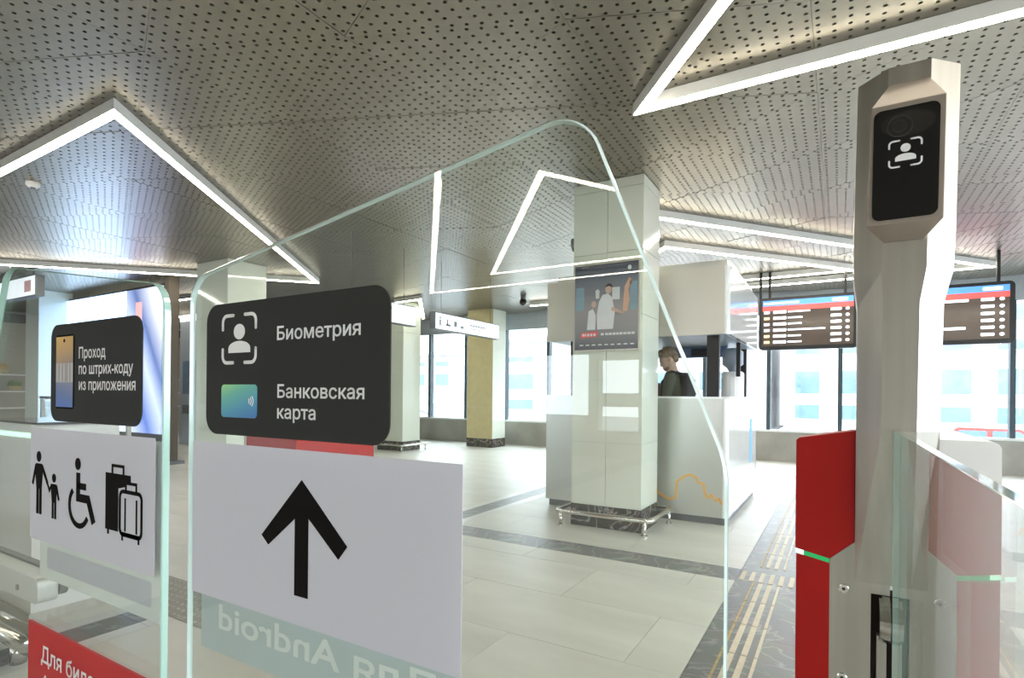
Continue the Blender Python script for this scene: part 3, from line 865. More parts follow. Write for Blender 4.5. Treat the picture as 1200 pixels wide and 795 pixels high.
for (r0, r1, y_) in ((0.020, 0.0225, 1.3676), (0.011, 0.0125, 1.3676)):
    stroke([(0.100 + (r0 + r1) / 2 * math.cos(2 * math.pi * k / 24), 1.754 + (r0 + r1) / 2 * math.sin(2 * math.pi * k / 24)) for k in range(24)], r1 - r0, y_, y_ + 0.0008, 0, True, lr)
lr.build('lens_ring', 'black', hs)
face_icon(0.1095, 1.698, 0.027, 0.0265, 1.3692, hs, (0.110, 1.7085), (0.0085, 0.0085), (0.0925, 0.1275, 1.683, 1.697), 0.0034, (0.017, 0.0135), 'white_print', 'white face in scanning brackets')
# glass side panel towards the viewer
sp = slab([(0.34, 0.10), (1.436, 0.10), (1.436, 1.132), (0.34, 1.132)], GXP, GXP + 0.012, 0.0008, 'x').build('side_glass', ['side_glass', 'edge_teal'], ts); lbl(sp, 'clear glass side panel with polished edge')
MB().box(GXP - 0.012, GXP + 0.024, 0.34, 1.44, 0.0, 0.10).build('glass_shoe', 'steel', ts)

# white pedestal behind the glass
wp = thing('pedestal', (0.23, 1.9, 0), 'plain white rounded turnstile pedestal behind the right glass panel', 'turnstile')
MB().prism(rpoly([(0.122, 0.0), (0.335, 0.0), (0.335, 1.098), (0.122, 1.098)], [0, 0, 0.02, 0.02]), 1.74, 2.30).build('body', 'white_lacquer', wp)
MB().box(0.117, 0.340, 1.735, 2.305, 0.0, 0.06).build('plinth', 'steel', wp)

# other turnstiles
def pedestal(loc, wx, dy, h, body, label, led_z=None, trim=True):
    x, y = loc
    t = thing('turnstile', (x, y, 0), label, 'turnstile')
    MB().prism(rpoly(rect(x - wx / 2, x + wx / 2, 0.05, h), [0, 0, 0.03, 0.03]), y - dy / 2, y + dy / 2).build('body', body, t)
    MB().box(x - wx / 2 - 0.01, x + wx / 2 + 0.01, y - dy / 2 - 0.01, y + dy / 2 + 0.01, 0, 0.05).build('plinth', 'steel', t)
    if trim:
        MB().box(x - wx / 2 - 0.02, x - wx / 2, y - dy / 2 - 0.004, y + dy / 2, 0.0, h - 0.02).build('corner_trim', 'steel', t)
    MB().box(x - wx / 2 + 0.01, x + wx / 2 - 0.01, y - dy / 2 + 0.02, y + dy / 2 - 0.02, h, h + 0.012).build('top_plate', 'black_gloss', t)
    if led_z:
        MB().box(x - wx / 2 + 0.01, x + wx / 2 + 0.002, y - dy / 2 - 0.003, y - dy / 2 + 0.0, led_z - 0.012, led_z + 0.012).build('status_light', 'green_led_hot', t)
        MB().box(x - wx / 2 + 0.05, x - wx / 2 + 0.13, y - dy / 2 - 0.003, y - dy / 2, led_z - 0.09, led_z - 0.05).build('indicator', 'green_led', t)
    return t
pedestal((-2.76, 2.29), 0.44, 0.58, 1.06, 'red', 'red turnstile pedestal seen through the gate under the black biometrics sign')
pedestal((-3.93, 1.4), 0.72, 0.4, 1.02, 'white_lacquer', 'white turnstile pedestal with green light at the left edge', 0.965, False)
br = thing('barrier_arm', (-3.1, 0.83, 0), 'silver barrier arm with rounded end at the left edge', 'barrier')
ay, az = 0.83, 0.515
MB().prism(rpoly(rect(-4.2, -2.33, az - 0.045, az + 0.045), [0, 0.03, 0.03, 0]), ay - 0.03, ay + 0.03).build('arm', 'satin', br, bevel=0.004)
MB().prism(rpoly(rect(-4.2, -2.32, az - 0.028, az + 0.052), [0, 0.03, 0.03, 0]), ay + 0.0305, ay + 0.055).build('glass_clamp', 'casing', br)
MB().tube([(-2.49, ay - 0.029, az - 0.01), (-2.49, ay - 0.034, az - 0.01)], 0.010, 14).build('screw', 'taupe', br)
MB().box(-3.4, -3.3, ay - 0.05, ay + 0.05, 0.0, az - 0.045).build('support', 'steel', br)
b2 = thing('low_rail', (-3.1, 1.0, 0), 'low steel guard rail below the silver barrier arm', 'rail')
MB().tube([(-4.2, 1.0, 0.12), (-2.95, 1.0, 0.12)], 0.05, 16).build('rail', 'chrome', b2, smooth=True)
for x_ in (-4.0, -3.1): MB().tube([(x_, 1.0, 0.0), (x_, 1.0, 0.09)], 0.03, 12).build('leg', 'chrome', b2, smooth=True)

em = thing('tactile_mat', (-3.5, 1.8, 0.0), 'grey studded floor mat seen between the two gate leaves', 'mat')
MB().box(-4.5, -2.5, 1.62, 1.975, 0.0005, 0.004).build('sheet', mat('grey_mat', (0.33, 0.33, 0.30), 0.7), em)
mb = MB()
for a in range(40):
    for b in range(7):
        cx_, cy_ = -4.475 + a * .05, 1.645 + b * .05
        mb.add([(cx_ + .014 * math.cos(k * math.pi / 3), cy_ + .014 * math.sin(k * math.pi / 3), .004) for k in range(6)] + [(cx_ + .009 * math.cos(k * math.pi / 3), cy_ + .009 * math.sin(k * math.pi / 3), .009) for k in range(6)], [(k, (k + 1) % 6, 6 + (k + 1) % 6, 6 + k) for k in range(6)] + [(6, 7, 8, 9, 10, 11)])
mb.build('studs', mat('mat_studs', (0.42, 0.42, 0.38), 0.6), em)['kind'] = 'stuff'

# ================================================================== COLUMNS
def column(x0, x1, y0, y1, label, rows, cols, plinth=True, m='clad', group=None, fm=None):
    t = thing('column', ((x0 + x1) / 2, (y0 + y1) / 2, 0), label, 'column', group)
    MB().box(x0 + 0.012, x1 - 0.012, y0 + 0.012, y1 - 0.012, 0, CZ).build('core', 'seam', t)
    g = 0.0018
    for z0, z1 in zip(rows[:-1], rows[1:]):
        z1 = min(z1, CZ - 0.002)
        for k in range(cols):
            a = x0 + (x1 - x0) * k / cols; b = x0 + (x1 - x0) * (k + 1) / cols
            MB().box(a + g, b - g, y0, y0 + 0.012, z0 + g, z1 - g).build('cladding_panel', fm or m, t)
            MB().box(a + g, b - g, y1 - 0.012, y1, z0 + g, z1 - g).build('cladding_panel', m, t)
        MB().box(x1 - 0.012, x1, y0 + g * .3, y1 - g * .3, z0 + g, z1 - g).build('cladding_panel', m, t)
        MB().box(x0, x0 + 0.012, y0 + g * .3, y1 - g * .3, z0 + g, z1 - g).build('cladding_panel', m, t)
    if plinth:
        MB().box(x0 - 0.004, x1 + 0.004, y0 - 0.004, y1 + 0.004, 0, rows[0] - 0.003).build('plinth', 'plinth', t)
    return t
def guard(x0, x1, y0, y1, label, z=0.135, r=0.021):
    t = thing('guard_rail', ((x0 + x1) / 2, (y0 + y1) / 2, 0), label, 'rail', 'steel bumper rails around columns')
    loop = rpoly([(x0, y0), (x1, y0), (x1, y1), (x0, y1)], 0.06, 5)
    pts = [(p[0], p[1], z) for p in loop]
    m_ = MB(); n = len(pts); rings = []
    P = [Vector(p) for p in pts]
    for i, p in enumerate(P):
        tt = (P[(i + 1) % n] - P[i - 1]).normalized(); s_ = tt.cross(Vector((0, 0, 1)))
        rings.append([p + s_ * r * math.cos(2 * math.pi * k / 10) + Vector((0, 0, 1)) * r * math.sin(2 * math.pi * k / 10) for k in range(10)])
    rings.append(rings[0]); m_.loft(rings, False)
    m_.build('rail', 'chrome', t, smooth=True)
    for (px, py) in ((x0 + .05, y0), (x1 - .05, y0), (x1, y1 - .1), (x0, y1 - .1)):
        l_ = MB().tube([(px, py, 0.0), (px, py, z - r * .8)], 0.016, 10).build('leg', 'chrome', t, smooth=True)
        MB().tube([(px, py, 0.0), (px, py, 0.012)], 0.030, 14).build('foot', 'chrome', l_)
    return t
column(-2.150, -1.488, 4.745, 5.235, 'pale green clad column with black marble foot and poster', [0.20, 0.776, 1.345, 1.92, 2.49, 3.06, 3.15], 2)
guard(-2.26, -1.375, 4.64, 5.34, 'steel bumper rail around the foot of the poster column')
column(-8.45, -7.66, 4.82, 5.45, 'grey column behind the top corner of the biometrics sign', [0.20, 0.9, 1.6, 2.3, 3.15], 1)
column(-8.55, -7.85, 8.8, 9.35, 'pale column right of the biometrics sign', [0.20, 0.776, 1.345, 1.92, 2.49, 3.15], 1)
guard(-8.66, -7.70, 8.66, 9.46, 'steel bumper rail around the foot of the column by the windows')
column(-7.45, -6.75, 10.55, 11.1, 'slim ochre fronted column standing at the windows under the hanging sign', [0.20, 0.9, 1.6, 2.3, 3.15], 1, fm='ochre')
column(-13.9, -13.3, 4.55, 5.1, 'white column seen through the left gate leaf above the barcode sign', [0.20, 0.9, 1.6, 2.3, 3.15], 1)

# poster on the big column
po = thing('poster', (-1.825, 4.74, 1.61), 'framed advertising poster with people in white on the pale column', 'poster')
MB().prism(rect(-2.135, -1.512, 1.605, 2.40), 4.722, 4.7445).build('frame', 'steel', po)
pr = MB().prism(rect(-2.122, -1.522, 1.618, 2.388), 4.719, 4.7225).build('print', 'poster', po)
yp = 4.7185
def flat(name, m_, pts, par, lay=0): return MB().prism(pts, yp - 0.0006 * (lay + 1), yp - 0.0006 * lay).build(name, m_, par)
flat('figure_coat', 'p_white', [(-1.90, 1.80), (-1.75, 1.80), (-1.735, 1.95), (-1.76, 2.08), (-1.80, 2.12), (-1.85, 2.11), (-1.885, 2.05), (-1.905, 1.93)], pr)
flat('figure_face', 'p_skin', arc(-1.795, 2.155, 0.030, 0.038, 0, 345, 15), pr, 1)
flat('figure_hair', 'black', [(-1.83, 2.175), (-1.80, 2.21), (-1.765, 2.20), (-1.755, 2.17), (-1.79, 2.185)], pr, 2)
flat('figure_arm', 'p_skin', [(-1.77, 1.965), (-1.66, 1.925), (-1.655, 1.945), (-1.76, 1.995)], pr, 2)
flat('second_coat', 'p_white', [(-2.00, 1.80), (-1.92, 1.80), (-1.915, 1.93), (-1.945, 1.99), (-1.985, 1.97)], pr)
flat('second_face', 'p_skin', arc(-1.935, 2.03, 0.024, 0.030, 0, 345, 15), pr, 1)
flat('cap', 'p_white', [(-1.915, 2.08), (-1.885, 2.08), (-1.88, 2.15), (-1.90, 2.165), (-1.92, 2.15)], pr)
flat('arch', 'p_orange', [(-1.66, 1.95), (-1.62, 1.95), (-1.60, 2.05), (-1.61, 2.14), (-1.57, 2.22), (-1.60, 2.25), (-1.645, 2.17), (-1.655, 2.06)], pr)
flat('pane_patch', 'p_teal', rect(-1.595, -1.53, 1.96, 2.21), pr)
flat('dark_patch', 'p_teal', rect(-2.11, -2.03, 1.98, 2.19), pr)
flat('pale_patch', 'p_white', rect(-1.76, -1.69, 2.06, 2.17), pr)
flat('red_block', 'p_red', [(-2.07, 1.725), (-1.90, 1.735), (-1.89, 1.785), (-2.06, 1.775)], pr)
mb = MB()
for q, ww in ((-2.045, .02), (-2.02, .015), (-1.995, .02), (-1.965, .02), (-1.935, .022)): mb.prism(rect(q, q + ww, 1.742, 1.765), yp - .0016, yp - .001)
x_ = -1.865
for ww in (0.03, 0.0, 0.025, 0.03, 0.028, 0.02, 0.03, 0.03, 0.03, 0.028):
    if ww: mb.prism(rect(x_, x_ + ww, 1.745, 1.765), yp - .0016, yp - .001)
    x_ += ww + 0.007
for k in range(9): mb.prism(rect(-2.07 + k * 0.06, -2.035 + k * 0.06, 1.655, 1.666), yp - .0016, yp - .001)
mb.build('blurred_lettering', 'p_white', pr)['kind'] = 'stuff'
flat('badge', 'p_white', arc(-1.60, 2.335, 0.018, 0.02, 0, 330, 11), pr)

# camera on the column side
cc = thing('security_camera', (-2.15, 4.95, 2.60), 'small dark dome camera on the side of the poster column', 'camera')
MB().box(-2.185, -2.151, 4.90, 5.0, 2.66, 2.72).build('bracket', 'white_lacquer', cc)
MB().tube([(-2.215, 4.95, 2.715), (-2.215, 4.95, 2.66), (-2.215, 4.95, 2.63)], [0.055, 0.055, 0.05], 16).build('housing', 'casing', cc)
MB().sphere((-2.215, 4.95, 2.63), (0.045, 0.045, 0.05)).build('dome', 'black_gloss', cc, smooth=True)
sd = thing('ceiling_speaker', (-6.53, 2.18, 3.10), 'small white detector on the ceiling inside the large triangle light', 'detector')
MB().tube([(-6.53, 2.18, 3.148), (-6.53, 2.18, 3.12), (-6.53, 2.18, 3.10)], [0.055, 0.055, 0.035], 18).build('body', 'white_lacquer', sd)
MB().tube([(-6.53, 2.18, 3.101), (-6.53, 2.18, 3.090)], 0.02, 12).build('sensor', 'casing', sd)
hc = thing('ceiling_camera', (-5.44, 9.6, 3.0), 'dark dome camera hanging near the windows', 'camera')
MB().tube([(-5.44, 9.6, 3.148), (-5.44, 9.6, 3.08)], 0.05, 14).build('mount', 'casing', hc)
MB().sphere((-5.44, 9.6, 3.05), 0.075).build('dome', 'black_gloss', hc, smooth=True)

# ================================================================== SERVICE BOOTH
kx0, kx1, ky0, ky1, kz, ku0, ku1 = -2.77, -0.885, 5.43, 7.42, 1.20, 1.785, 2.425
bo = thing('service_booth', ((kx0 + kx1) / 2, (ky0 + ky1) / 2, 0), 'silver open service booth with overhead fascia behind the column', 'booth')
n = 3
for k in range(n):
    a = kx0 + (kx1 - 0.045 - kx0) * k / n; b = kx0 + (kx1 - 0.045 - kx0) * (k + 1) / n
    MB().box(a + 0.001, b - 0.001, ky0, ky0 + 0.03, 0.07, kz - 0.02).build('front_panel', 'kiosk', bo)
    MB().box(a + 0.001, b - 0.001, ky0, ky0 + 0.03, ku0 + 0.002, ku1).build('fascia_panel', 'kiosk_up', bo)
for k in range(3):
    a = ky0 + 0.05 + (ky1 - ky0 - 0.05) * k / 3; b = ky0 + 0.05 + (ky1 - ky0 - 0.05) * (k + 1) / 3
    for (xa, xb) in ((kx0, kx0 + 0.03), (kx1 - 0.03, kx1)):
        MB().box(xa, xb, a + 0.001, b - 0.001, 0.07, kz - 0.02).build('side_panel', 'kiosk_white', bo)
        MB().box(xa, xb, a + 0.001, b - 0.001, ku0 + 0.002, ku1).build('side_fascia', 'kiosk_white', bo)
MB().prism(arc(kx1 - 0.045, ky0 + 0.045, 0.045, 0.045, -90, 0, 8) + [(kx1 - 0.045, ky0 + 0.045)], 0.07, kz - 0.02, 'z').build('rounded_corner', 'kiosk_white', bo)
MB().prism(arc(kx1 - 0.045, ky0 + 0.045, 0.045, 0.045, -90, 0, 8) + [(kx1 - 0.045, ky0 + 0.045)], ku0, ku1, 'z').build('rounded_corner', 'kiosk_white', bo)
MB().box(kx0 + 0.03, kx1 - 0.03, ky0 + 0.03, ky1 - 0.03, 0.0, 0.07).build('plinth', 'casing', bo)
ct = MB()
ct.box(kx0 - 0.01, kx1 + 0.006, ky0 - 0.012, ky0 + 0.40, kz - 0.02, kz); ct.box(kx0 - 0.01, kx0 + 0.35, ky0 + 0.40, ky1, kz - 0.02, kz); ct.box(kx1 - 0.35, kx1 + 0.006, ky0 + 0.40, ky1, kz - 0.02, kz)
ct.build('counter_top', 'kiosk_white', bo)
MB().box(kx0, kx1, ky1 - 0.03, ky1, 0.07, kz - 0.02).build('rear_panel', 'kiosk_white', bo)
MB().box(kx0 + 0.03, kx1 - 0.03, ky0 + 0.03, ky1, ku0, ku0 + 0.02).build('soffit', 'slate', bo)
MB().box(kx0 + 0.05, kx1 - 0.05, ky0 + 0.16, ky1 - 0.1, ku1 - 0.04, ku1 + 0.09).build('roof_edge', 'kiosk', bo)
for (px, py) in ((-1.045, ky0 + 0.12), (kx0 + 0.30, ky0 + 0.12), (-1.045, ky1 - 0.10), (kx0 + 0.30, ky1 - 0.10)):
    MB().box(px - 0.055, px + 0.055, py - 0.035, py + 0.035, kz, ku0).build('post', 'black', bo)
for (px, py) in ((kx1 - 0.06, ky0 + 0.95),):
    MB().box(px - 0.02, px + 0.02, py - 0.02, py + 0.02, 1.42, ku0).build('hanger', 'black', bo)
pts = [(-1.56, .285), (-1.50, .235), (-1.42, .20), (-1.36, .22), (-1.35, .375), (-1.29, .43), (-1.22, .455), (-1.17, .43), (-1.15, .385), (-1.10, .375), (-1.09, .29), (-1.06, .25), (-1.03, .28), (-0.99, .23), (-0.96, .25), (-0.94, .20)]
lbl(stroke(pts, 0.020, ky0 - 0.002, ky0 - 0.0004).build('map_line', 'orange', bo), 'thin orange zigzag line drawing')
MB().prism(rpoly(rect(-1.20, -1.02, .26, .37), .02), ky0 - 0.0012, ky0 - 0.0003).build('map_patch', 'orange', bo) if False else None
lbl(MB().box(kx1 + 0.0002, kx1 + 0.002, 6.85, 7.02, 0.45, 0.95).build('blue_notice', 'blue', bo), 'blue sticker strip')
MB().box(kx1 + 0.0002, kx1 + 0.002, 5.62, 5.72, 1.0, 1.05).build('handle_plate', 'white_lacquer', bo)
# things in the booth
tv = thing('monitor', (-1.55, 6.75, 1.62), 'wide dark monitor hanging under the booth fascia behind the attendant', 'monitor')
MB().box(-1.86, -1.12, 6.74, 6.80, 1.66, 1.80).build('casing', 'blue_back', tv, bevel=0.004)
MB().box(-1.52, -1.22, 6.725, 6.74, 1.675, 1.765).build('back_cover', 'black', tv, bevel=0.004)
wj = thing('water_cooler', (-1.02, 6.55, 1.2), 'white water bottle cooler on the booth counter beside the dark post', 'cooler')
MB().tube([(-1.03, 6.55, 1.20), (-1.03, 6.55, 1.46), (-1.03, 6.55, 1.48)], [0.12, 0.12, 0.10], 18).build('base', 'white_lacquer', wj)
MB().tube([(-1.03, 6.55, 1.48), (-1.03, 6.55, 1.52), (-1.03, 6.55, 1.56), (-1.03, 6.55, 1.70), (-1.03, 6.55, 1.74)], [0.04, 0.06, 0.11, 0.11, 0.06], 18).build('bottle', 'slate', wj, smooth=True)
lp = thing('desk_lamp', (-1.75, 6.9, 1.2), 'small white lamp head above the attendant', 'lamp')
MB().tube([(-1.82, 6.9, 1.0), (-1.82, 6.9, 1.74)], 0.012, 8).build('stem', 'white_lacquer', lp)
MB().box(-1.90, -1.74, 6.84, 6.96, 1.74, 1.80).build('head', 'white_lacquer', lp, bevel=0.01)
ds = thing('desk', (-1.7, 6.95, 0), 'low white work desk inside the service booth', 'desk')
MB().box(-2.35, -1.30, 6.75, 7.35, 0.95, 1.0).build('top', 'white_lacquer', ds)
for (px, py) in ((-2.3, 6.8), (-1.35, 6.8), (-2.3, 7.3), (-1.35, 7.3)): MB().box(px - .02, px + .02, py - .02, py + .02, 0, .95).build('leg', 'steel', ds)

# ================================================================== ATTENDANT
pz = thing('person', (-1.60, 6.25, 0), 'bearded man in olive sweater looking down behind the booth counter', 'person')
def build_person():
    bx, by = -1.56, 6.25
    mb = MB()
    def ell(cx, cy, z, rx, ry, n=16): return [(cx + rx * math.cos(2 * math.pi * k / n), cy + ry * math.sin(2 * math.pi * k / n), z) for k in range(n)]
    # torso leaning forward (towards -X), facing -X
    mb.loft([ell(bx + .02, by, .86, .125, .165), ell(bx + .02, by, 1.0, .115, .155), ell(bx + .00, by, 1.16, .125, .17), ell(bx - .02, by, 1.30, .13, .195), ell(bx - .03, by, 1.40, .115, .205), ell(bx - .04, by, 1.455, .085, .15), ell(bx - .05, by, 1.485, .06, .075)])
    # legs and shoes
    for s_ in (-1, 1):
        mb.tube([(bx + .02, by + s_ * .09, .92), (bx + .02, by + s_ * .095, .70), (bx + .0, by + s_ * .10, .50), (bx + .03, by + s_ * .10, .28), (bx + .05, by + s_ * .10, .06)], [.098, .088, .062, .058, .045], 14)
        mb.loft([[(bx + dx, by + s_ * .10 + wy * math.cos(2 * math.pi * k / 12), .045 + hz * math.sin(2 * math.pi * k / 12)) for k in range(12)] for dx, wy, hz in ((.11, .03, .03), (.07, .042, .044), (-.05, .046, .042), (-.13, .042, .035), (-.175, .025, .025))])
        # arms bent forward over the desk
        sh_ = Vector((bx - .03, by + s_ * .205, 1.405)); el = Vector((bx - .06, by + s_ * .265, 1.13)); wr_ = Vector((bx - .29, by + s_ * .17, 1.06))
        mb.tube([sh_ + Vector((0, -s_ * .04, .01)), sh_, sh_.lerp(el, .5), el, el.lerp(wr_, .15)], [.055, .062, .054, .046, .045], 12)
        mb.tube([el, el.lerp(wr_, .3), wr_], [.046, .046, .030], 12)
        d = (wr_ - el).normalized(); side = d.cross(Vector((0, 0, 1))).normalized()
        palm = wr_ + d * .055
        mb.loft([[wr_ + d * t + side * (wd * math.cos(2 * math.pi * k / 10)) + Vector((0, 0, 1)) * (.015 * math.sin(2 * math.pi * k / 10)) for k in range(10)] for t, wd in ((-.01, .026), (.03, .036), (.075, .040), (.10, .036))])
        for q, (o_, l_) in enumerate(((-.030, .060), (-.010, .074), (.010, .078), (.030, .068))):
            b0 = wr_ + d * .09 + side * o_
            mb.tube([b0, b0 + d * l_ * .5 + Vector((0, 0, -.006)), b0 + d * l_ * .8 + Vector((0, 0, -.022)), b0 + d * l_ + Vector((0, 0, -.036))], [.0095, .009, .0085, .007], 8)
        tb = wr_ + d * .03 - side * s_ * (-.032)
        mb.tube([tb, tb + d * .03 + side * s_ * .022, tb + d * .055 + side * s_ * .028 + Vector((0, 0, -.01))], [.012, .0105, .008], 8)
    # neck and bowed head
    HC = Vector((bx - .095, by - .01, 1.615))
    mb.tube([(bx - .045, by, 1.45), (bx - .06, by, 1.51), HC + Vector((.02, 0, -.05))], [.062, .056, .058], 14)
    hb = MB()
    hb.sphere((0, 0, .02), (.098, .078, .105), 20, 14)                 # skull
    hb.loft([[(-.045 + rx * math.cos(2 * math.pi * k / 14), ry * math.sin(2 * math.pi * k / 14), z) for k in range(14)] for z, rx, ry in ((.03, .052, .068), (-.03, .055, .064), (-.075, .050, .052), (-.108, .036, .034), (-.118, .02, .018))])
    hb.loft([[(-.094 + dx + rx * math.cos(2 * math.pi * k / 8), ry * math.sin(2 * math.pi * k / 8), z) for k in range(8)] for z, dx, rx, ry in ((.015, 0, .010, .009), (-.015, -.010, .012, .011), (-.034, -.016, .014, .016), (-.042, -.008, .010, .013))])   # nose
    hb.sphere((-.096, 0, -.068), (.010, .024, .007), 10, 6)            # lips
    hb.sphere((-.096, 0, -.079), (.010, .020, .006), 10, 6)
    hb.sphere((-.088, 0, .028), (.014, .052, .010), 12, 6)             # brow
    for s_ in (-1, 1): hb.sphere((.012, s_ * .078, -.01), (.020, .010, .032), 10, 8)   # ears
    rot = Matrix.Rotation(R(14), 4, 'Z') @ Matrix.Rotation(R(-26), 4, 'Y')
    base = len(mb.v)
    mb.v += [tuple(HC + rot @ Vector(p)) for p in hb.v]
    mb.f += [tuple(base + i for i in f) for f in hb.f]; mb.m += hb.m
    o = mb.build('tmp_body', 'sweater', None)
    md = o.modifiers.new('r', 'REMESH'); md.mode = 'VOXEL'; md.voxel_size = 0.008
    ms = o.modifiers.new('s', 'SMOOTH'); ms.iterations = 2; ms.factor = 0.5
    dg = bpy.context.evaluated_depsgraph_get(); dg.update()
    me = bpy.data.meshes.new_from_object(o.evaluated_get(dg))
    bpy.data.objects.remove(o)
    me.name = 'body'
    me.materials.clear()
    for k in ('sweater', 'skin', 'trousers', 'black'): me.materials.append(M[k])
    mi = []
    for p in me.polygons:
        c = p.center
        hd_ = (c - HC).length
        if c.z > 1.478 and (c.z > 1.50 or hd_ < .17): mi.append(1)
        elif c.x < bx - .27 and .98 < c.z < 1.12: mi.append(1)
        elif c.z < .09: mi.append(3)
        elif c.z < .93 : mi.append(2)
        else: mi.append(0)
    me.polygons.foreach_set('material_index', mi)
    me.polygons.foreach_set('use_smooth', [True] * len(me.polygons))
    me.transform(Matrix.Translation(-Vector(pz.location)))
    b = bpy.data.objects.new('body', me); COL.objects.link(b); b.parent = pz
    # hair, beard and eyes as shells around the head
    def shell(name, m_, parts, jitter=0.004):
        h = MB()
        for p in parts: p(h)
        h.v = [tuple(HC + rot @ (Vector(v) + Vector((random.uniform(-1, 1), random.uniform(-1, 1), random.uniform(-1, 1))) * jitter)) for v in h.v]
        return h.build(name, m_, pz, smooth=True)
    shell('hair', 'hair', [lambda h: h.sphere((.014, 0, .052), (.100, .086, .088), 22, 14), lambda h: h.sphere((.055, 0, .005), (.060, .074, .075), 18, 10), lambda h: h.sphere((-.045, 0, .098), (.052, .066, .036), 16, 8)])
    shell('beard', 'beard', [lambda h: h.sphere((-.050, 0, -.084), (.050, .056, .036), 18, 12)], 0.002)
    for s_ in (-1, 1): shell('eye', 'black', [lambda h: h.sphere((-.092, s_ * .030, .006), (.007, .012, .006), 10, 6)], 0)
    # backpack strap / dark jacket hood over the right shoulder
    hk = MB()
    hk.loft([ell(bx + .10, by - .02, 1.12, .06, .14), ell(bx + .13, by - .02, 1.25, .085, .15), ell(bx + .12, by - .02, 1.38, .08, .14), ell(bx + .09, by - .02, 1.46, .05, .11)])
    hk.build('backpack', 'bagstrap', pz, smooth=True)
    for s_ in (-1, 1):
        MB().tube([(bx + .09, by + s_ * .11, 1.44), (bx - .03, by + s_ * .12, 1.475), (bx - .135, by + s_ * .13, 1.36), (bx - .145, by + s_ * .14, 1.18), (bx + .02, by + s_ * .19, 1.08)], .014, 8).build('strap', 'bagstrap', pz, smooth=True)
    MB().tube([(bx - .10, by - .055, 1.468), (bx - .125, by - .01, 1.452), (bx - .11, by + .045, 1.466)], .012, 8).build('collar', 'white_print', pz, smooth=True)
build_person()
sc_ = thing('scarf', (-1.88, 6.2, 1.2), 'wine red cloth hanging on the booth counter beside the attendant', 'cloth')
MB().prism(rpoly([(-1.84, 1.0), (-1.74, 1.0), (-1.73, 1.25), (-1.77, 1.36), (-1.82, 1.34), (-1.845, 1.22)], 0.03), 6.30, 6.36).build('cloth', 'wine', sc_, bevel=0.01)
MB().tube([(-1.79, 6.33, 0.0), (-1.79, 6.33, 1.33)], 0.012, 8).build('stand', 'steel', sc_)

# ================================================================== DEPARTURE BOARDS
def board(x0, x1, label, colleft):
    y = 9.4; z0, z1 = 1.93, 2.735
    t = thing('departure_board', ((x0 + x1) / 2, y, z0), label, 'display', 'hanging departure boards')
    c = MB().prism(rpoly(rect(x0, x1, z0, z1), 0.06), y, y + 0.10).build('casing', 'screen_back', t)
    a, b, lo, hi = x0 + 0.055, x1 - 0.055, z0 + 0.06, z1 - 0.045
    d = MB().prism(rect(a, b, lo, hi), y - 0.004, y - 0.0003).build('display', 'board', t)
    MB().prism(rect(a, b, hi - 0.085, hi), y - 0.007, y - 0.0045).build('blue_header', 'b_blue', d)
    MB().prism(rect(a, b, hi - 0.16, hi - 0.085), y - 0.007, y - 0.0045).build('red_header', 'b_red', d)
    tx = MB(); tx.prism(rpoly(rect(b - 0.27, b - 0.07, hi - .066, hi - .022), .012), y - .010, y - .0075)
    tx.prism(rect(a + 0.02, a + 0.50, hi - .060, hi - .030), y - .010, y - .0075)
    og = MB(); rh = (hi - 0.15 - lo) / 6.0
    for k in range(6):
        zc = hi - 0.15 - rh * (k + 0.35)
        w_ = (0.07, 0.0)[0]
        tx.prism(rpoly(rect(b - 0.29, b - 0.15, zc - .020, zc + .020), .012), y - .010, y - .0075)
        tx.prism(arc(b - 0.075, zc, .026, .022, 0, 330, 11), y - .010, y - .0075)
        if colleft:
            (og if k in (1, 4, 5) else tx).prism(rpoly(rect(a + 0.02, a + 0.10, zc - .020, zc + .020), .008), y - .010, y - .0075)
            tx.prism(rpoly(rect(a + 0.15, a + 0.33, zc - .022, zc + .022), .008), y - .010, y - .0075)
            ln = (0.30, 0.20, 0.19, 0.50, 0.18, 0.19)[k]
            tx.prism(rpoly(rect(a + 0.35, a + 0.35 + ln, zc - .012, zc + .012), .006), y - .010, y - .0075)
        else:
            ln = (0.75, 0.22, 0.0, 0.0, 0.72, 0.2)[k]
            if ln: tx.prism(rpoly(rect(a + 0.05, a + 0.05 + ln, zc - .018, zc + .018), .006), y - .010, y - .0075)
    lbl(tx.build('timetable_rows', 'b_white', d), 'blurred white timetable rows')
    if colleft: og.build('route_marks', 'b_orange', d)['kind'] = 'stuff'
    for q in (x0 + 0.02, x0 + 0.15, x1 - 0.16):
        MB().box(q - 0.018, q + 0.018, y + 0.03, y + 0.07, z1 - 0.02, CZ).build('hanger', 'black', t)
    return t
board(-1.10, 0.215, 'departure board between the service booth and the scanner post', True)
board(0.60, 1.925, 'departure board right of the scanner post', False)

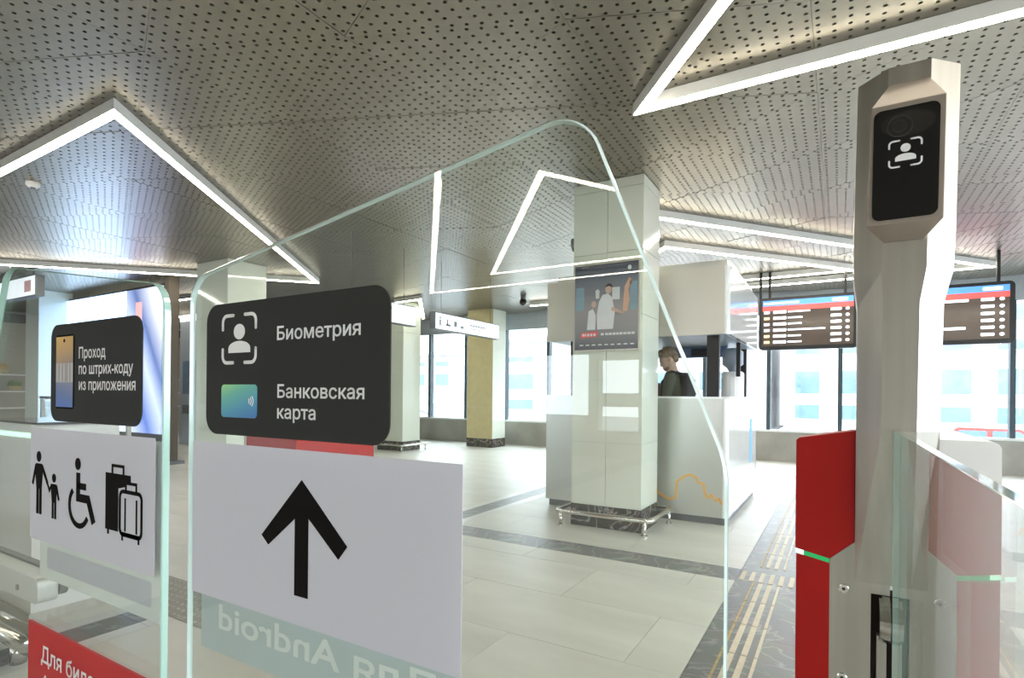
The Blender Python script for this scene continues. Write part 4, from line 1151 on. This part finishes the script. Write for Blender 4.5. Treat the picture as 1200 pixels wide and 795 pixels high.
# ================================================================== HANGING SIGNS
def lightbox(x, y0, y1, z0, z1, label, icons=True, th=0.10):
    t = thing('hanging_sign', (x, (y0 + y1) / 2, z0), label, 'sign', 'white hanging direction signs')
    MB().box(x - th, x, y0, y1, z0, z1).build('casing', 'casing', t)
    f = MB().box(x + 0.0005, x + 0.004, y0 + 0.012, y1 - 0.012, z0 + 0.012, z1 - 0.012).build('lit_face', 'lightbox', t)
    g = MB()
    def bar(a, b, c, d): g.box(x + 0.0042, x + 0.006, a, b, c, d)
    h = z1 - z0
    if icons:
        bar(y0 + .10, y0 + .13, z0 + .06, z1 - .10); g.sphere((x + .0045, y0 + .115, z1 - .075), (.002, .018, .018), 8, 5)
        bar(y0 + .27, y0 + .30, z0 + .09, z1 - .08); bar(y0 + .25, y0 + .36, z0 + .07, z0 + .10)
        bar(y0 + .45, y0 + .52, z0 + .08, z1 - .09); bar(y0 + .62, y0 + .70, z0 + .07, z0 + .11)
        for k in range(6): bar(y0 + .86 + k * .075, y0 + .915 + k * .075, z0 + .135, z0 + .158)
        for k in range(4): bar(y0 + .88 + k * .075, y0 + .93 + k * .075, z0 + .085, z0 + .10)
    else:
        for k in range(7): bar(y0 + .10 + k * .11, y0 + .17 + k * .11, z1 - .085, z1 - .065)
        for k in range(6): bar(y0 + .20 + k * .11, y0 + .26 + k * .11, z0 + .08, z0 + .095)
    lbl(g.build('pictograms', 'grey_print', f), 'small grey pictograms and text')
    for yy in (y0 + 0.2, y1 - 0.2): MB().tube([(x - th / 2, yy, z1), (x - th / 2, yy, CZ)], .003, 6).build('hanger', 'casing', t)
lightbox(-5.0, 6.27, 8.0, 2.135, 2.385, 'white hanging sign with small pictograms in the middle of the hall')
lightbox(-5.0, 4.55, 5.86, 2.118, 2.388, 'white hanging sign poking out behind the biometrics sign', False)
sgn = thing('hanging_sign', (-12.3, 3.7, 2.75), 'white hanging sign with pink mark above the left gate leaf', 'sign', 'white hanging direction signs')
MB().box(-13.0, -10.95, 3.7, 3.82, 2.70, 3.04).build('casing', 'casing', sgn)
MB().box(-12.98, -10.97, 3.694, 3.6995, 2.72, 3.02).build('lit_face', 'lightbox', sgn)
pk = mat('pink_print', (0.75, 0.45, 0.50), 0.6)
MB().box(-11.35, -11.1, 3.690, 3.6935, 2.78, 2.96).build('pink_mark', pk, sgn)
for x_ in (-12.8, -11.2): MB().box(x_ - .01, x_ + .01, 3.75, 3.77, 3.04, CZ).build('hanger', 'casing', sgn)

# ================================================================== LEFT BACKGROUND
ad = thing('advert_screen', (-11.5, 5.0, 0), 'huge bright advert screen behind the left gate leaf', 'screen')
MB().box(-13.42, -9.72, 5.03, 5.25, 0.40, 3.02).build('casing', 'black', ad)
MB().box(-13.36, -10.95, 5.0, 5.028, 0.48, 2.98).build('white_picture', 'ad_white', ad)
MB().box(-10.95, -9.78, 5.0, 5.028, 0.48, 2.98).build('blue_picture', 'ad_blue', ad)
for x_ in (-13.0, -10.2): MB().box(x_ - .08, x_ + .08, 5.05, 5.2, 0, .42).build('leg', 'black', ad)
pkp = mat('advert_pink', (0.8, 0.4, 0.42), 0.5, emit=(0.8, 0.35, 0.36), estr=1.2)
MB().box(-10.62, -10.42, 4.996, 4.9995, 2.30, 2.75).build('pink_patch', pkp, ad)
bp = thing('dark_post', (-9.45, 5.0, 0), 'dark brown pole right of the advert screen', 'post')
MB().box(-9.60, -9.48, 4.95, 5.12, 0, CZ - .002).build('shaft', mat('dark_brown_paint', (0.10, 0.08, 0.06)), bp)
MB().box(-9.58, -9.50, 4.935, 4.9495, 1.75, 2.05).build('yellow_label', mat('yellow_print', (0.65, 0.5, 0.12)), bp)
MB().box(-9.68, -9.40, 4.91, 5.19, 0, .05).build('foot', 'casing', bp)
vm = thing('ticket_machine', (-12.6, 7.2, 0), 'tall slate blue ticket machine with lit header left of the grey column', 'machine')
MB().box(-13.10, -12.05, 7.1, 7.7, 0.0, 2.80).build('body', 'slate', vm, bevel=0.01)
MB().box(-13.08, -12.07, 7.085, 7.10, 2.80, 2.95).build('lit_header', 'lightbox', vm)
MB().box(-12.95, -12.2, 7.085, 7.0995, 1.15, 1.9).build('screen', 'blue_back', vm)
MB().box(-12.95, -12.5, 7.08, 7.0995, 0.7, 0.9).build('tray', 'casing', vm)
shp = thing('shop_front', (-17.3, 4.5, 0), 'beige shop front with horizontal slats far left', 'shop front')
MB().box(XL + 0.02, -17.4, 1.0, 10.5, 0, CZ - .02).build('wall_panel', 'wall', shp)
for k in range(8): MB().box(-17.4, -17.36, 1.0, 10.5, 2.05 + k * 0.1, 2.13 + k * 0.1).build('slat', 'wall', shp)
MB().box(-17.4, -17.2, 1.0, 10.5, 2.85, 3.05).build('dark_fascia', 'black', shp)
for k in range(3): MB().box(-17.4, -16.9, 2.0, 9.5, 0.75 + k * 0.4, 0.78 + k * 0.4).build('shelf', 'white_lacquer', shp)
for (yy, z_, cl, lb) in ((4.75, 1.58, 'goods_b', 'green goods basket on the top shelf far left'), (5.15, 1.58, 'goods_a', 'orange goods basket on the top shelf far left'), (4.95, 1.18, 'goods_a', 'orange goods basket on the middle shelf far left'), (5.4, 1.18, 'goods_b', 'green goods basket on the middle shelf far left')):
    o = thing('goods_basket', (-17.1, yy, z_ + .001), lb, 'basket', 'goods on the far left shelves')
    MB().tube([(-17.1, yy, z_ + .001), (-17.1, yy, z_ + .12)], [.11, .15], 12).build('basket', 'ochre', o)
    MB().sphere((-17.1, yy, z_ + .15), (.14, .14, .11), 12, 8).build('goods', cl, o, smooth=True)
gf = thing('glass_fence', (-8.6, 3.9, 0), 'low glass fence with steel posts left of the big gate leaf', 'fence')
for k in range(4): MB().box(-11.6 + k * .95, -11.55 + k * .95, 4.0, 4.05, 0, 1.05).build('post', 'steel', gf)
for k in range(3): MB().box(-11.54 + k * .95, -10.66 + k * .95, 4.02, 4.032, .1, 1.02).build('pane', 'glass', gf)
MB().tube([(-11.65, 4.025, 1.08), (-8.68, 4.025, 1.08)], 0.025, 10).build('handrail', 'chrome', gf, smooth=True)
# seat by the windows
se = thing('chair', (-9.3, 9.9, 0), 'dark office chair near the windows right of the biometrics sign', 'chair')
MB().box(-9.15, -8.65, 9.7, 10.15, 0.46, 0.54).build('seat', 'black', se, bevel=0.02)
MB().box(-9.15, -8.65, 10.1, 10.17, 0.62, 1.08).build('backrest', 'black', se, bevel=0.02)
MB().tube([(-8.9, 9.92, 0.08), (-8.9, 9.92, 0.46)], 0.03, 10).build('stem', 'chrome', se)
for k in range(5):
    a = 2 * math.pi * k / 5
    MB().tube([(-8.9, 9.92, 0.09), (-8.9 + .28 * math.cos(a), 9.92 + .28 * math.sin(a), 0.03)], 0.022, 8).build('leg', 'chrome', se)
for s_ in (-1, 1): MB().tube([(-8.9 + s_ * .28, 9.8, .5), (-8.9 + s_ * .30, 9.8, .72), (-8.9 + s_ * .30, 10.05, .72)], 0.02, 8).build('armrest', 'black', se)

# ================================================================== OUTSIDE
gr = MB().box(-90, 70, -60, 110, -1.5, -1.2).build('ground', 'asphalt'); tag(gr, kind='structure')
def building(x0, x1, y, h, m_, label, rows, step, wfrac):
    t = thing('building', ((x0 + x1) / 2, y + 5, -1.2), label, 'building', 'buildings across the road')
    MB().box(x0, x1, y, y + 10, -1.2, h).build('wall', m_, t)
    MB().box(x0 - .3, x1 + .3, y - .3, y + 10.3, h, h + .35).build('roof_edge', 'header', t)
    for (za, zb) in rows:
        x = x0 + 0.6
        while x + step * wfrac < x1 - .3:
            f = MB().box(x, x + step * wfrac, y - .08, y + .02, za, zb).build('window', 'sill', t)
            MB().box(x + .1, x + step * wfrac - .1, y - .10, y - .081, za + .1, zb - .1).build('window_glass', 'far_glass', f)
            x += step
    return t
building(-62, -33.5, 46, 5.2, 'facade2', 'low pale building across the road seen left of the column', [(-.2, 1.0), (2.0, 3.4), (4.0, 4.7)], 3.1, 0.6)
building(-32, -4.5, 44, 6.0, 'facade', 'white building across the road with blue window bands behind the booth', [(-.2, .9), (1.6, 3.2), (4.1, 4.8)], 4.4, 0.75)
building(-3.5, 14, 45, 9.0, 'facade', 'taller white building across the road behind the scanner post', [(-.4, .8), (1.4, 3.2), (4.2, 5.0), (6.0, 7.2)], 2.8, 0.62)
building(15, 48, 44, 7.0, 'facade2', 'long pale building across the road at far right', [(-.2, 1.0), (1.8, 3.3), (4.2, 5.0)], 3.4, 0.6)
def car(x, y, m_, label, L=4.4):
    t = thing('car', (x, y, -1.2), label, 'car', 'parked cars outside')
    z = -1.2; p = [(x - L / 2, z + .35), (x + L / 2, z + .35), (x + L / 2, z + .78), (x + L * .30, z + .92), (x - L * .36, z + .95), (x - L / 2, z + .85)]
    MB().prism(rpoly(p, .1), y - .85, y + .85).build('body', m_, t)
    q = [(x - L * .40, z + .93), (x + L * .27, z + .92), (x + L * .10, z + 1.45), (x - L * .26, z + 1.47)]
    cb = MB().prism(rpoly(q, .12), y - .72, y + .72).build('cabin', m_, t)
    MB().prism(rpoly([(x - L * .35, z + .98), (x - L * .09, z + .98), (x - L * .09, z + 1.38), (x - L * .25, z + 1.38)], .05), y - .735, y - .721).build('side_window', 'far_glass', cb)
    MB().prism(rpoly([(x - L * .06, z + .98), (x + L * .20, z + .98), (x + L * .09, z + 1.38), (x - L * .06, z + 1.38)], .05), y - .735, y - .721).build('side_window', 'far_glass', cb)
    for dx in (-.3, .3):
        for sy in (-1, 1):
            MB().tube([(x + L * dx, y + sy * .70, z + .32), (x + L * dx, y + sy * .88, z + .32)], .32, 18).build('wheel', 'tyre', t)
car(-0.4, 19.5, 'car_white', 'white car parked outside the window beside the red pedestal')
car(4.5, 24.0, 'car_red', 'red car parked outside the right window')
car(-12.5, 20.0, 'car_white', 'white car parked outside near the slim window column')
stw = thing('stairway', (-17.5, 22, -1.2), 'white covered stairway outside the left windows', 'stairway')
MB().prism([(-24, 3.2), (-14.5, 0.0), (-14.5, -0.6), (-24, 2.5)], 21.0, 23.0).build('ramp', 'slate', stw)
MB().prism([(-24, 2.4), (-14.5, -0.65), (-14.5, -1.2), (-24, -1.2)], 21.1, 22.9).build('side_wall', 'facade', stw)
